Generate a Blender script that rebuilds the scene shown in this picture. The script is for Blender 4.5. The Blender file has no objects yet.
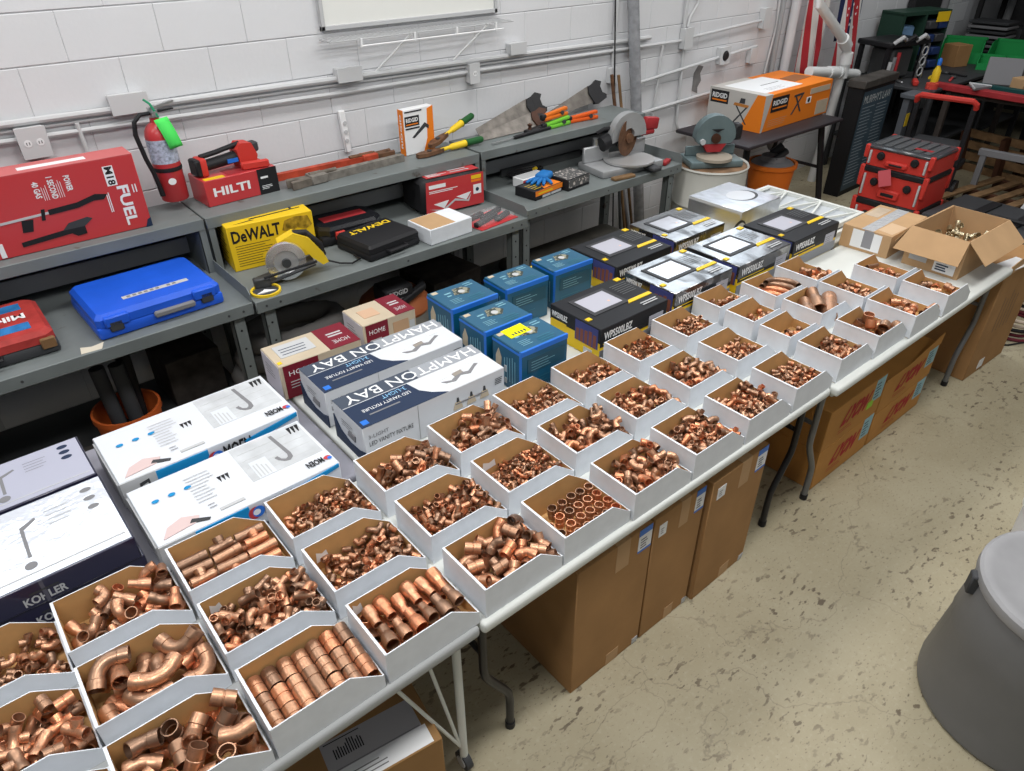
import bpy, bmesh, math, random
import numpy as np
from mathutils import Matrix, Vector, Euler
random.seed(7); rng = np.random.default_rng(7)
PI = math.pi; R = math.radians
S = bpy.context.scene; COL = S.collection
# ------------------------------------------------------------------ camera
cam = bpy.data.cameras.new('camera'); cam.lens = 715.43/1024*36; cam.sensor_width = 36; cam.sensor_fit = 'HORIZONTAL'; cam.clip_start = .05
co = bpy.data.objects.new('camera', cam); COL.objects.link(co); S.camera = co
Mc = Matrix.Rotation(R(-39.678),4,'Z') @ Matrix.Rotation(R(-33.869),4,'X') @ Matrix.Rotation(R(.38),4,'Y') @ Matrix(((1,0,0,0),(0,0,-1,0),(0,1,0,0),(0,0,0,1)))
co.matrix_world = Matrix.Translation((0,0,2.405)) @ Mc
# ------------------------------------------------------------------ world, lamps, exposure
w = bpy.data.worlds.new('world'); S.world = w; w.use_nodes = True
bg = w.node_tree.nodes['Background']; bg.inputs[0].default_value = (.93,.97,1,1); bg.inputs[1].default_value = .17
S.view_settings.view_transform = 'Standard'; S.view_settings.look = 'None'; S.view_settings.exposure = 0; S.view_settings.gamma = 1; S.view_settings.use_curve_mapping = False
def tube_lamp(x, y, z, lx, ly, e, c=(1,.985,.965)):
    l = bpy.data.lights.new('ceiling_tube_light','AREA'); l.shape = 'RECTANGLE'; l.size = lx; l.size_y = ly; l.energy = e; l.color = c
    o = bpy.data.objects.new('ceiling_tube_light', l); COL.objects.link(o); o.location = (x,y,z); return o
for x, y, e in ((-1.4,2.9,28),(.8,2.9,34),(3.0,2.9,34),(5.4,2.9,30),(7.7,2.9,20),(-.6,.6,50),(1.8,.6,56),(4.2,.6,42),(8.6,1.2,9),(.6,-2.2,12),(3.2,-2.2,14)):
    tube_lamp(x, y, 3.8, 1.25, .6, e)
# ------------------------------------------------------------------ materials
MATS = {}
def mat(name, c, rough=.6, metal=0, coat=0, coatr=.1, var=0, vs=8, bump=0, bs=60, alpha=1, trans=0, emit=0, dirt=None, ds=6, dth=.62):
    if name in MATS: return MATS[name]
    m = bpy.data.materials.new(name); m.use_nodes = True; n = m.node_tree.nodes; L = m.node_tree.links; b = n['Principled BSDF']
    b.inputs['Base Color'].default_value = (*c,1); b.inputs['Roughness'].default_value = rough; b.inputs['Metallic'].default_value = metal
    if not coat and metal < .15: b.inputs['Specular IOR Level'].default_value = .18 if rough >= .4 else .35
    b.inputs['Coat Weight'].default_value = coat; b.inputs['Coat Roughness'].default_value = coatr
    if coat >= .9: b.inputs['Coat IOR'].default_value = 2.5
    if trans: b.inputs['Transmission Weight'].default_value = trans
    if alpha < 1: b.inputs['Alpha'].default_value = alpha
    if var or bump or dirt:
        tc = n.new('ShaderNodeTexCoord')
        def noise(s, d=4):
            t = n.new('ShaderNodeTexNoise'); t.inputs['Scale'].default_value = s; t.inputs['Detail'].default_value = d; L.new(tc.outputs['Object'], t.inputs['Vector']); return t
        src = None
        if var:
            t = noise(vs); r = n.new('ShaderNodeValToRGB'); L.new(t.outputs[0], r.inputs[0])
            r.color_ramp.elements[0].position = .3; r.color_ramp.elements[1].position = .7
            r.color_ramp.elements[0].color = (*[max(0,k*(1-var)) for k in c],1); r.color_ramp.elements[1].color = (*[min(1,k*(1+var)) for k in c],1)
            src = r.outputs[0]
        if dirt:
            t = noise(ds, 8); r = n.new('ShaderNodeMapRange'); r.inputs[1].default_value = dth; r.inputs[2].default_value = dth+.05; L.new(t.outputs[0], r.inputs[0])
            mx = n.new('ShaderNodeMix'); mx.data_type = 'RGBA'; L.new(r.outputs[0], mx.inputs[0])
            if src: L.new(src, mx.inputs[6])
            else: mx.inputs[6].default_value = (*c,1)
            mx.inputs[7].default_value = (*dirt,1); src = mx.outputs[2]
        if src: L.new(src, b.inputs['Base Color'])
        if bump:
            t = noise(bs); bp = n.new('ShaderNodeBump'); bp.inputs['Strength'].default_value = bump; bp.inputs['Distance'].default_value = .01
            L.new(t.outputs[0], bp.inputs['Height']); L.new(bp.outputs[0], b.inputs['Normal'])
            if coat: L.new(bp.outputs[0], b.inputs['Coat Normal'])
    MATS[name] = m; return m
def copper(name, island):
    m = bpy.data.materials.new(name); m.use_nodes = True; n = m.node_tree.nodes; L = m.node_tree.links; b = n['Principled BSDF']
    b.inputs['Metallic'].default_value = .82
    if island: g = n.new('ShaderNodeNewGeometry'); rnd = g.outputs['Random Per Island']
    else: g = n.new('ShaderNodeObjectInfo'); rnd = g.outputs['Random']
    r = n.new('ShaderNodeValToRGB'); cr = r.color_ramp; L.new(rnd, r.inputs[0])
    cr.elements[0].color = (.30,.185,.125,1); cr.elements[1].color = (.74,.29,.145,1)
    e = cr.elements.new(.35); e.color = (.47,.27,.17,1); e = cr.elements.new(.7); e.color = (.66,.345,.205,1)
    tc = n.new('ShaderNodeTexCoord'); t = n.new('ShaderNodeTexNoise'); t.inputs['Scale'].default_value = 45 if island else 2.2; t.inputs['Detail'].default_value = 5; L.new(tc.outputs['Object'], t.inputs[0])
    q = n.new('ShaderNodeMapRange'); q.inputs[1].default_value = .5; q.inputs[2].default_value = .72; q.inputs[4].default_value = .6; L.new(t.outputs[0], q.inputs[0])
    mx = n.new('ShaderNodeMix'); mx.data_type = 'RGBA'; L.new(q.outputs[0], mx.inputs[0]); L.new(r.outputs[0], mx.inputs[6]); mx.inputs[7].default_value = (.27,.165,.11,1)
    L.new(mx.outputs[2], b.inputs['Base Color'])
    q2 = n.new('ShaderNodeMapRange'); q2.inputs[3].default_value = .25; q2.inputs[4].default_value = .55; L.new(t.outputs[0], q2.inputs[0]); L.new(q2.outputs[0], b.inputs['Roughness'])
    MATS[name] = m; return m
COPPER = copper('copper', False); COPPER_PILE = copper('copper_pile', True)
WHITE = mat('white_card', (.72,.75,.79), .55, var=.04, vs=20); KRAFT = mat('kraft_inside', (.55,.325,.135), .75, var=.08, vs=14)
CARD = mat('corrugated_card', (.36,.20,.085), .8, var=.10, vs=5, bump=.05, bs=150); CARD2 = mat('orange_card', (.50,.245,.07), .75, var=.08, vs=5)
CARDL = mat('light_card', (.47,.30,.16), .8, var=.08, vs=6)
STEEL = mat('grey_painted_steel', (.17,.19,.19), .45, metal=.1, var=.12, vs=4, dirt=(.09,.08,.07), ds=9, dth=.66)
STEELD = mat('dark_steel', (.055,.058,.06), .5, metal=.2, var=.2, vs=5); CHROME = mat('bare_metal', (.55,.56,.57), .3, metal=.9, var=.12)
BLACK = mat('black_plastic', (.018,.018,.02), .42); BLACKG = mat('black_gloss', (.014,.015,.018), .2, coat=.4)
DGREY = mat('charcoal_plastic', (.05,.052,.056), .5); GREY = mat('mid_grey', (.2,.2,.21), .55); LGREY = mat('light_grey', (.48,.49,.5), .5)
PAPER = mat('white_paper', (.78,.79,.80), .5); WPLASTIC = mat('white_plastic', (.66,.68,.65), .42, var=.05, vs=3); GPLASTIC = mat('grey_table_plastic', (.27,.27,.31), .5, var=.05)
RED = mat('red_print', (.50,.035,.04), .4, coat=.2); REDP = mat('red_plastic', (.55,.045,.035), .4); DRED = mat('dull_red', (.33,.03,.035), .5, var=.15)
ORANGE = mat('orange_print', (.80,.215,.02), .45); ORANGEP = mat('orange_plastic', (.72,.17,.02), .45); BUCKET = mat('bucket_orange', (.60,.125,.03), .45)
YELLOW = mat('yellow_print', (.78,.52,.02), .42); YELLOWP = mat('yellow_plastic', (.80,.55,.03), .4); GREEN = mat('green_plastic', (.02,.30,.08), .5); GTAG = mat('green_tag', (.08,.72,.12), .6)
DGREEN = mat('dark_green_rubber', (.02,.10,.03), .6); BLUE = mat('blue_plastic', (.015,.10,.62), .38, var=.1, vs=6); TEAL = mat('teal_print', (.003,.085,.165), .35, coat=.15, coatr=.12); LBLUE = mat('bright_blue_print', (.02,.16,.62), .35)
CYAN = mat('cyan_blue_print', (.01,.24,.52), .4); NAVY = mat('navy_print', (.02,.034,.072), .5); INDIGO = mat('indigo_print', (.016,.015,.045), .3, coat=.5, coatr=.1); MAROON = mat('maroon_print', (.17,.012,.025), .45)
CREAM = mat('cream_card', (.50,.42,.31), .6, var=.06); RUST = mat('rusty_iron', (.15,.075,.04), .7, metal=.4, var=.4, vs=25); OLDSTEEL = mat('old_saw_steel', (.16,.145,.13), .4, metal=.7, var=.35, vs=14)
WOOD = mat('worn_wood', (.20,.12,.06), .7, var=.3, vs=10); DWOOD = mat('dark_wood_handle', (.07,.03,.018), .5, var=.3)
WRAP = mat('wrapped_black_print', (.012,.014,.018), .35, coat=1, coatr=.14, bump=.14, bs=6); SILVER = mat('silver_print', (.50,.52,.56), .28, metal=.75, coat=.9, coatr=.14, bump=.12, bs=6)
WRAPGLARE = mat('wrap_glare_white', (.62,.65,.72), .3, coat=1, coatr=.1, bump=.5, bs=12); LAV = mat('pale_lavender_print', (.40,.41,.50), .45)  # white base of the wrapped carton top carries the film's glare
def streak(m, s=5):
    n = m.node_tree.nodes; L = m.node_tree.links; b = n['Principled BSDF']; tc = n.new('ShaderNodeTexCoord'); mp = n.new('ShaderNodeMapping'); mp.inputs['Scale'].default_value = (2.2,.8,1); mp.inputs['Rotation'].default_value = (0,0,.6)
    oi = n.new('ShaderNodeObjectInfo'); ad = n.new('ShaderNodeVectorMath'); L.new(tc.outputs['Object'], mp.inputs[0]); L.new(mp.outputs[0], ad.inputs[0]); mu = n.new('ShaderNodeMath'); mu.operation = 'MULTIPLY'; mu.inputs[1].default_value = 9; L.new(oi.outputs['Random'], mu.inputs[0]); L.new(mu.outputs[0], ad.inputs[1])
    t = n.new('ShaderNodeTexNoise'); t.inputs['Scale'].default_value = s; t.inputs['Detail'].default_value = 3; t.inputs['Distortion'].default_value = .8; L.new(ad.outputs[0], t.inputs[0])
    r = n.new('ShaderNodeMapRange'); r.inputs[1].default_value = .36; r.inputs[2].default_value = .52; r.inputs[3].default_value = .15; L.new(t.outputs[0], r.inputs[0]); L.new(r.outputs[0], b.inputs['Coat Weight'])   # film clings in places and stands off in others
streak(WRAP); streak(SILVER, 4)
GLASSY = mat('clear_film', (.9,.92,.94), .12, alpha=.10)
# ------------------------------------------------------------------ mesh helpers
class MB:
    def __init__(s): s.v = []; s.f = []; s.m = []
    def add(s, vs, fs, mi=0, M=None):
        o = len(s.v)
        if M is not None: vs = [tuple(M @ Vector(p)) for p in vs]
        s.v += [tuple(p) for p in vs]; s.f += [tuple(i+o for i in f) for f in fs]; s.m += [mi]*len(fs) if isinstance(mi,int) else list(mi); return s
    def box(s, x0, x1, y0, y1, z0, z1, mi=0, M=None):
        return s.add([(x0,y0,z0),(x1,y0,z0),(x1,y1,z0),(x0,y1,z0),(x0,y0,z1),(x1,y0,z1),(x1,y1,z1),(x0,y1,z1)],
            [(0,3,2,1),(4,5,6,7),(0,1,5,4),(1,2,6,5),(2,3,7,6),(3,0,4,7)], mi, M)
    def cbox(s, x0, x1, y0, y1, z0, z1, b=.005, seg=2, mi=0, M=None):
        bm = bmesh.new(); bmesh.ops.create_cube(bm, size=1)
        bmesh.ops.scale(bm, vec=(x1-x0,y1-y0,z1-z0), verts=bm.verts); bmesh.ops.translate(bm, vec=((x0+x1)/2,(y0+y1)/2,(z0+z1)/2), verts=bm.verts)
        bmesh.ops.bevel(bm, geom=bm.edges[:], offset=b, segments=seg, affect='EDGES', profile=.5); bm.verts.index_update()
        s.add([v.co[:] for v in bm.verts], [[v.index for v in f.verts] for f in bm.faces], mi, M); bm.free(); return s
    def prism(s, poly, z0, z1, mi=0, M=None):      # poly in xy, extruded along z
        n = len(poly); vs = [(x,y,z0) for x,y in poly]+[(x,y,z1) for x,y in poly]
        return s.add(vs, [tuple(range(n))[::-1], tuple(range(n,2*n))]+[(i,(i+1)%n,(i+1)%n+n,i+n) for i in range(n)], mi, M)
    def tube(s, path, r, n=8, caps=True, mi=0, M=None, closed=False):
        P = [Vector(p) for p in path]; k = len(P); rr = [r]*k if isinstance(r,(int,float)) else r; vs = []; fs = []
        u = None
        for i in range(k):
            if closed: d = (P[(i+1)%k]-P[i-1]).normalized()
            else: d = (P[min(i+1,k-1)]-P[max(i-1,0)]).normalized()
            if u is None: u = d.orthogonal().normalized()
            else: u = (u-d*u.dot(d)).normalized()
            wv = d.cross(u)
            vs += [P[i]+(u*math.cos(2*PI*j/n)+wv*math.sin(2*PI*j/n))*rr[i] for j in range(n)]
        for i in range(k if closed else k-1):
            a, b = i*n, ((i+1)%k)*n
            fs += [(a+j,a+(j+1)%n,b+(j+1)%n,b+j) for j in range(n)]
        if caps and not closed: fs += [tuple(range(n))[::-1], tuple(range((k-1)*n,k*n))]
        return s.add(vs, fs, mi, M)
    def cyl(s, p0, p1, r0, r1=None, n=12, caps=True, mi=0, M=None): return s.tube([p0,p1],[r0,r0 if r1 is None else r1],n,caps,mi,M)
    def lathe(s, prof, n=24, mi=0, M=None, closed=False):   # prof: (r,z)
        vs = []; fs = []; k = len(prof)
        for r_, z in prof: vs += [(r_*math.cos(2*PI*j/n), r_*math.sin(2*PI*j/n), z) for j in range(n)]
        for i in range(k if closed else k-1):
            a, b = i*n, ((i+1)%k)*n
            fs += [(a+j,a+(j+1)%n,b+(j+1)%n,b+j) for j in range(n)]
        return s.add(vs, fs, mi, M)
    def mesh(s, name, mats, smooth=True, ang=38):
        me = bpy.data.meshes.new(name); me.from_pydata(s.v, [], s.f)
        for m in (mats if isinstance(mats,(list,tuple)) else [mats]): me.materials.append(m)
        me.polygons.foreach_set('material_index', s.m)
        if smooth:
            me.polygons.foreach_set('use_smooth', [True]*len(s.f)); me.set_sharp_from_angle(angle=R(ang))
        me.update(); return me
    def build(s, name, mats, parent=None, loc=(0,0,0), rot=(0,0,0), smooth=True): return link(name, s.mesh(name, mats, smooth), parent, loc, rot)
def link(name, me, parent=None, loc=(0,0,0), rot=(0,0,0)):
    o = bpy.data.objects.new(name, me); COL.objects.link(o); o.parent = parent; o.location = loc; o.rotation_euler = rot; return o
def tag(o, label=None, cat=None, group=None, kind=None):
    if label: o['label'] = label
    if cat: o['category'] = cat
    if group: o['group'] = group
    if kind: o['kind'] = kind
    return o
def thing(name, label, cat, loc=(0,0,0), rz=0, group=None):
    o = bpy.data.objects.new(name, None); COL.objects.link(o); o.location = loc; o.rotation_euler = (0,0,R(rz)); o.empty_display_size = .05
    return tag(o, label, cat, group)
def struct(name, mb, m, smooth=False): return tag(mb.build(name, m, smooth=smooth), kind='structure')
TEXTC = {}
def text_mesh(st, bold=False):
    if (st,bold) not in TEXTC:
        cu = bpy.data.curves.new('t','FONT'); cu.body = st; cu.resolution_u = 2; cu.align_x = 'LEFT'; cu.align_y = 'BOTTOM'
        if bold: cu.offset = .03 if bold is True else bold
        o = bpy.data.objects.new('t', cu); COL.objects.link(o); dg = bpy.context.evaluated_depsgraph_get(); me = o.evaluated_get(dg).to_mesh()
        v = [tuple(p.co) for p in me.vertices]; f = [tuple(p.vertices) for p in me.polygons]
        o.evaluated_get(dg).to_mesh_clear(); bpy.data.objects.remove(o); TEXTC[(st,bold)] = (v,f)
    return TEXTC[(st,bold)]
class Carton:
    """a box with a face frame for printing; origin at centre of its base"""
    def __init__(s, name, label, cat, x0, x1, y0, y1, z0, h, m, rz=0, group=None, b=.003, open_top=False, body='body', rx=0):
        s.w, s.d, s.h = x1-x0, y1-y0, h
        s.t = thing(name, label, cat, ((x0+x1)/2,(y0+y1)/2,z0), rz, group)
        if rx: s.t.rotation_euler[0] = R(rx)
        if not open_top: s.body = MB().cbox(-s.w/2,s.w/2,-s.d/2,s.d/2,0,h,b,1).build(body, m, s.t)
        s.k = 0
    def frame(s, f):
        w, d, h = s.w/2, s.d/2, s.h
        return {'front':(Vector((-w,-d,0)),Vector((1,0,0)),Vector((0,0,1)),Vector((0,-1,0)),2*w,h), 'top':(Vector((-w,-d,h)),Vector((1,0,0)),Vector((0,1,0)),Vector((0,0,1)),2*w,2*d),
            'left':(Vector((-w,d,0)),Vector((0,-1,0)),Vector((0,0,1)),Vector((-1,0,0)),2*d,h), 'right':(Vector((w,-d,0)),Vector((0,1,0)),Vector((0,0,1)),Vector((1,0,0)),2*d,h)}[f]
    def poly(s, f, pts, m, name='printed_panel', lift=None):       # pts as fractions of the face
        o,U,V,N,a,b = s.frame(f); s.k += 1; e = lift if lift else .0006+.00012*s.k
        pp = [o+U*(u*a)+V*(v*b) for u,v in pts]; n = len(pp)
        vs = [p+N*e for p in pp]+[p-N*.0005 for p in pp]
        return MB().add(vs, [tuple(range(n))]+[(i,i+n,(i+1)%n+n,(i+1)%n) for i in range(n)]).build(name, m, s.t, smooth=False)
    def rect(s, f, u0, v0, u1, v1, m, name='printed_panel'): return s.poly(f, [(u0,v0),(u1,v0),(u1,v1),(u0,v1)], m, name)
    def text(s, f, st, u0, v0, u1, v1, m, rot=0, bold=False, name='lettering'):   # fitted in the rectangle, rot 0/90/180/270
        o,U,V,N,a,b = s.frame(f); s.k += 1; e = .0006+.00012*s.k
        v, fc = text_mesh(st, bold); A = np.array(v); mn, mx = A.min(0), A.max(0); A = (A[:,:2]-mn[:2])/np.maximum(mx[:2]-mn[:2],1e-6)
        if rot == 180: A = 1-A
        elif rot == 90: A = np.stack([1-A[:,1],A[:,0]],1)
        elif rot == 270: A = np.stack([A[:,1],1-A[:,0]],1)
        vs = [o+U*((u0+(u1-u0)*p[0])*a)+V*((v0+(v1-v0)*p[1])*b)+N*e for p in A]
        return MB().add(vs, fc).build(name, m, s.t, smooth=False)
    def lines(s, f, u0, v0, u1, v1, n, m, seed=0, fill=.5, vert=False, name='small_print'):
        rd = random.Random(seed); o,U,V,N,a,b = s.frame(f); s.k += 1; e = .0006+.00012*s.k; mb = MB()
        for i in range(n):
            if vert:
                ua = u0+(u1-u0)*i/n; ub = ua+(u1-u0)/n*fill; va, vb = v0, v0+(v1-v0)*rd.uniform(.55,1)
            else:
                va = v0+(v1-v0)*i/n; vb = va+(v1-v0)/n*fill; ua, ub = u0, u0+(u1-u0)*rd.uniform(.55,1)
            mb.add([o+U*(u*a)+V*(v*b)+N*e for u,v in ((ua,va),(ub,va),(ub,vb),(ua,vb))], [(0,1,2,3)])
        return mb.build(name, m, s.t, smooth=False)
    def disc(s, f, u, v, r, m, name='printed_spot', sx=1, n=20):
        o,U,V,N,a,b = s.frame(f); s.k += 1; e = .0006+.00012*s.k; c = o+U*(u*a)+V*(v*b)+N*e
        return MB().add([c+U*(r*sx*math.cos(2*PI*i/n))+V*(r*math.sin(2*PI*i/n)) for i in range(n)], [tuple(range(n))]).build(name, m, s.t, smooth=False)
def arc(c, r, a0, a1, n, ax=(1,0,0), ay=(0,0,1)):
    c, ax, ay = Vector(c), Vector(ax), Vector(ay); return [c+ax*(r*math.cos(R(a0+(a1-a0)*i/n)))+ay*(r*math.sin(R(a0+(a1-a0)*i/n))) for i in range(n+1)]
# ------------------------------------------------------------------ the room
def floor_mat():
    m = bpy.data.materials.new('worn_painted_concrete'); m.use_nodes = True; n = m.node_tree.nodes; L = m.node_tree.links; b = n['Principled BSDF']
    tc = n.new('ShaderNodeTexCoord')
    def tex(kind, s, d=6, sc=None):
        t = n.new(kind); t.inputs['Scale'].default_value = s
        if 'Detail' in t.inputs: t.inputs['Detail'].default_value = d
        if sc:
            mp = n.new('ShaderNodeMapping'); mp.inputs['Scale'].default_value = sc; mp.inputs['Rotation'].default_value = (0,0,.5); L.new(tc.outputs['Object'], mp.inputs[0]); L.new(mp.outputs[0], t.inputs['Vector'])
        else: L.new(tc.outputs['Object'], t.inputs['Vector'])
        return t
    def rng_(src, a, b_, lo=0, hi=1):
        r = n.new('ShaderNodeMapRange'); r.inputs[1].default_value = a; r.inputs[2].default_value = b_; r.inputs[3].default_value = lo; r.inputs[4].default_value = hi; L.new(src, r.inputs[0]); return r.outputs[0]
    def mix(f, a, c):
        x = n.new('ShaderNodeMix'); x.data_type = 'RGBA'; L.new(f, x.inputs[0])
        if isinstance(a, tuple): x.inputs[6].default_value = (*a,1)
        else: L.new(a, x.inputs[6])
        x.inputs[7].default_value = (*c,1); return x.outputs[2]
    base = mix(rng_(tex('ShaderNodeTexNoise',2.2,8).outputs[0],.35,.65), (.375,.335,.23), (.31,.27,.175))
    c1 = mix(rng_(tex('ShaderNodeTexNoise',60,3).outputs[0],.55,.75,0,.5), base, (.42,.38,.28))
    clus = rng_(tex('ShaderNodeTexNoise',3.2,4).outputs[0],.40,.62); st = rng_(tex('ShaderNodeTexNoise',19,9,(1,2.0,1)).outputs[0],.585,.63,0,.9); ml = n.new('ShaderNodeMath'); ml.operation = 'MULTIPLY'; L.new(clus, ml.inputs[0]); L.new(st, ml.inputs[1]); c2 = mix(ml.outputs[0], c1, (.095,.068,.042))
    fine = rng_(tex('ShaderNodeTexNoise',52,6,(1,2.4,1)).outputs[0],.62,.67,0,.7); c3 = mix(fine, c2, (.15,.11,.07))
    # long hairline cracks: edges of a large distorted voronoi
    nz = tex('ShaderNodeTexNoise',3,6); ad = n.new('ShaderNodeMixRGB'); ad.blend_type = 'ADD'; ad.inputs[0].default_value = .45; L.new(tc.outputs['Object'], ad.inputs[1]); L.new(nz.outputs[1], ad.inputs[2])
    vo = n.new('ShaderNodeTexVoronoi'); vo.feature = 'DISTANCE_TO_EDGE'; vo.inputs['Scale'].default_value = .6; L.new(ad.outputs[0], vo.inputs['Vector'])
    c4 = mix(rng_(vo.outputs[0],.0005,.0022,.40,0), c3, (.14,.11,.075))
    L.new(c4, b.inputs['Base Color']); b.inputs['Roughness'].default_value = .55
    bp = n.new('ShaderNodeBump'); bp.inputs['Strength'].default_value = .15; bp.inputs['Distance'].default_value = .004; L.new(tex('ShaderNodeTexNoise',90,4).outputs[0], bp.inputs['Height']); L.new(bp.outputs[0], b.inputs['Normal'])
    return m
struct('floor', MB().box(-4,12,-4,4.1,-.1,0), floor_mat())
WALLP = mat('white_wall_paint', (.66,.67,.69), .5, var=.03, vs=2, bump=.12, bs=40)
wb = struct('wall_back', MB().box(-4,12,3.9995,4.15,0,4.5), mat('painted_mortar', (.50,.51,.53), .7))
CH, BL = .2105, .421
bme = MB().cbox(-BL/2+.0008,BL/2-.0008,-.006,.02,-CH/2+.0025,CH/2-.0025,.0025,1).mesh('block', WALLP, False)
for k in range(11):
    zc = 2.034+CH/2-k*CH; off = 1.132 if k == 1 else (1.132+BL/2*((k+1)%2))
    i0 = math.ceil((-.15-off)/BL)
    for i in range(i0, i0+25):
        link('block', bme, wb, (off+(i+.5)*BL, 4.002-.001*((i*7+k*3)%4)/4, zc))
# daylight windows high in the block wall, above the frame; their light shows in the glossy cartons
SKYP = bpy.data.materials.new('daylit_pane'); SKYP.use_nodes = True; _b = SKYP.node_tree.nodes['Principled BSDF']; _b.inputs['Base Color'].default_value = (.8,.85,.9,1); _b.inputs['Emission Color'].default_value = (.80,.90,1,1); _b.inputs['Emission Strength'].default_value = 3.6
for nm, x0, x1, z0, z1 in (('window_1',-.95,.25,2.30,3.0),('window_2',4.75,7.0,1.98,2.85)):
    fr = MB(); t = .05
    for a in ((x0-t,x1+t,z0-t,z0),(x0-t,x1+t,z1,z1+t),(x0-t,x0,z0,z1),(x1,x1+t,z0,z1)): fr.box(a[0],a[1],3.965,3.998,a[2],a[3])
    wn = struct(nm, fr, mat('window_frame_paint',(.5,.5,.5),.5)); xm = (x0+x1)/2
    MB().box(xm-.015,xm+.015,3.972,3.99,z0,z1).build('mullion', MATS['window_frame_paint'], wn, smooth=False)
    for a, b_ in ((x0,xm-.015),(xm+.015,x1)): MB().box(a,b_,3.982,3.986,z0,z1).build('pane', SKYP, wn, smooth=False)
struct('wall_right', MB().box(12,12.1,-4,4.15,0,4.5), mat('dark_end_wall', (.10,.10,.105), .8, var=.15))
# ------------------------------------------------------------------ folding tables
def folding_table(label, x0, x1, y0, y1, top_m, leg_m, cat='table', casters=False):
    t = thing('folding_table', label, cat, ((x0+x1)/2,(y0+y1)/2,0), 0, 'folding tables in two rows')
    w, d = (x1-x0)/2, (y1-y0)/2
    MB().cbox(-w,w,-d,d,.70,.74,.012,3).build('table_top', top_m, t)
    MB().cbox(-w+.03,w-.03,-d+.03,d-.03,.672,.70,.006,1).build('apron', top_m if not casters else GREY, t)
    for sx in (-1,1):
        if casters:
            for sy in (-1,1):
                X = sx*(w-.05); Y = sy*(d-.06)
                MB().cyl((X,Y,.69),(X,Y,.06),.014,n=12).build('leg', WPLASTIC, t)
                b = MB(); b.cyl((X-sx*.22,Y,.675),(X-sx*.012,Y,.13),.006,n=8); b.cyl((X-sx*.10,Y,.675),(X-sx*.012,Y,.13),.006,n=8); b.build('brace', WPLASTIC, t)
                c = MB(); c.cyl((X-.012,Y,.036),(X+.012,Y,.036),.036,n=18); wh = c.build('caster', DGREY, t)
                MB().cyl((X-.016,Y,.036),(X+.016,Y,.036),.022,n=14).build('wheel_hub', LGREY, wh)
        else:
            for sy in (-1,1):
                Y = sy*(d-.075); xt = sx*(w-.045); xf = sx*(w-.15)
                MB().tube([(xt,Y,.69),(xt,Y,.42),(xt-sx*.006,Y,.38),(xt-sx*.025,Y,.34),(xf+sx*.025,Y,.24),(xf+sx*.006,Y,.20),(xf,Y,.15),(xf,Y,.02)],.0145,12).build('leg', leg_m, t)
                MB().cyl((xf,Y,0),(xf,Y,.03),.018,n=12).build('foot_cap', BLACK, t)
            MB().tube([(sx*(w-.045),-d+.075,.50),(sx*(w-.045),d-.075,.50)],.011,10).build('crossbar', leg_m, t)
            MB().tube([(sx*(w-.045),0,.50),(sx*(w-.5),0,.68)],.009,8).build('fold_strut', leg_m, t)
    return t
LEGG = mat('grey_tube_legs', (.16,.165,.17), .35, metal=.3); LEGB = mat('black_tube_legs', (.02,.02,.022), .3)
folding_table('grey topped rolling table with white caster legs, nearest in the front row', -1.08,.745,1.04,1.81, mat('light_grey_top',(.36,.37,.37),.5), WPLASTIC, casters=True)
folding_table('white plastic folding table with black legs, middle of the front row', .752,2.578,1.035,1.81, WPLASTIC, LEGB)
folding_table('white plastic folding table with grey curved legs, far end of front row', 2.586,4.415,1.01,1.80, WPLASTIC, LEGG)
folding_table('grey plastic table behind, under the white faucet cartons', -1.08,.835,1.835,2.60, GPLASTIC, LEGB)
folding_table('white table behind, under the teal and light fixture cartons', .845,2.665,1.835,2.60, WPLASTIC, LEGG)
folding_table('white table behind, far end, under the silver carton and lattice panel', 2.675,4.52,1.835,2.60, WPLASTIC, LEGG)
# ------------------------------------------------------------------ bin trays
TH, TL, LIP = .115, .292, .048
PANEL = {}
def tray_parts(wd):
    if wd in PANEL: return PANEL[wd]
    t = .003; l, h2 = TL/2, wd/2; prof = [(-l,0),(l,0),(l,LIP),(l-.005,LIP),(-l+.70*TL,TH),(-l,TH)]
    def side(sgn):
        n = len(prof); ya, yb = sgn*h2, sgn*(h2-t)
        vs = [(x,ya,z) for x,z in prof]+[(x,yb,z) for x,z in prof]; a = tuple(range(n)); b = tuple(range(n,2*n))
        if sgn > 0: a = a[::-1]
        else: b = b[::-1]
        fs = [a, b]+[(i,(i+1)%n,(i+1)%n+n,i+n) for i in range(n)]
        return MB().add(vs, fs, [0,1]+[0]*n).mesh('side_panel', [WHITE,KRAFT], False)
    def end(sgn, h):
        xa, xb = sgn*l, sgn*(l-t-.001); xs = sorted((xa,xb)); b = MB().box(xs[0],xs[1],-h2+t,h2-t,.003,h)
        b.m = [0,0,0,1 if sgn < 0 else 0,0,1 if sgn > 0 else 0]; return b.mesh('back_panel' if sgn < 0 else 'front_lip', [WHITE,KRAFT], False)
    bot = MB().box(-l+t,l-t,-h2+t,h2-t,.0,.003).mesh('bottom', KRAFT, False)
    # folded glue flap along the top of the back panel
    rim = MB().box(-l-.0012,-l+.0062,-h2+.001,h2-.001,TH-.004,TH+.0012).mesh('folded_rim', WHITE, False)
    PANEL[wd] = [('side_panel',side(-1)),('side_panel',side(1)),('back_panel',end(-1,TH)),('front_lip',end(1,LIP)),('bottom',bot),('folded_rim',rim)]; return PANEL[wd]
ORD = ['','first','second','third','fourth','fifth','sixth','seventh','eighth','ninth','tenth','eleventh','twelfth','thirteenth','fourteenth']
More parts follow.
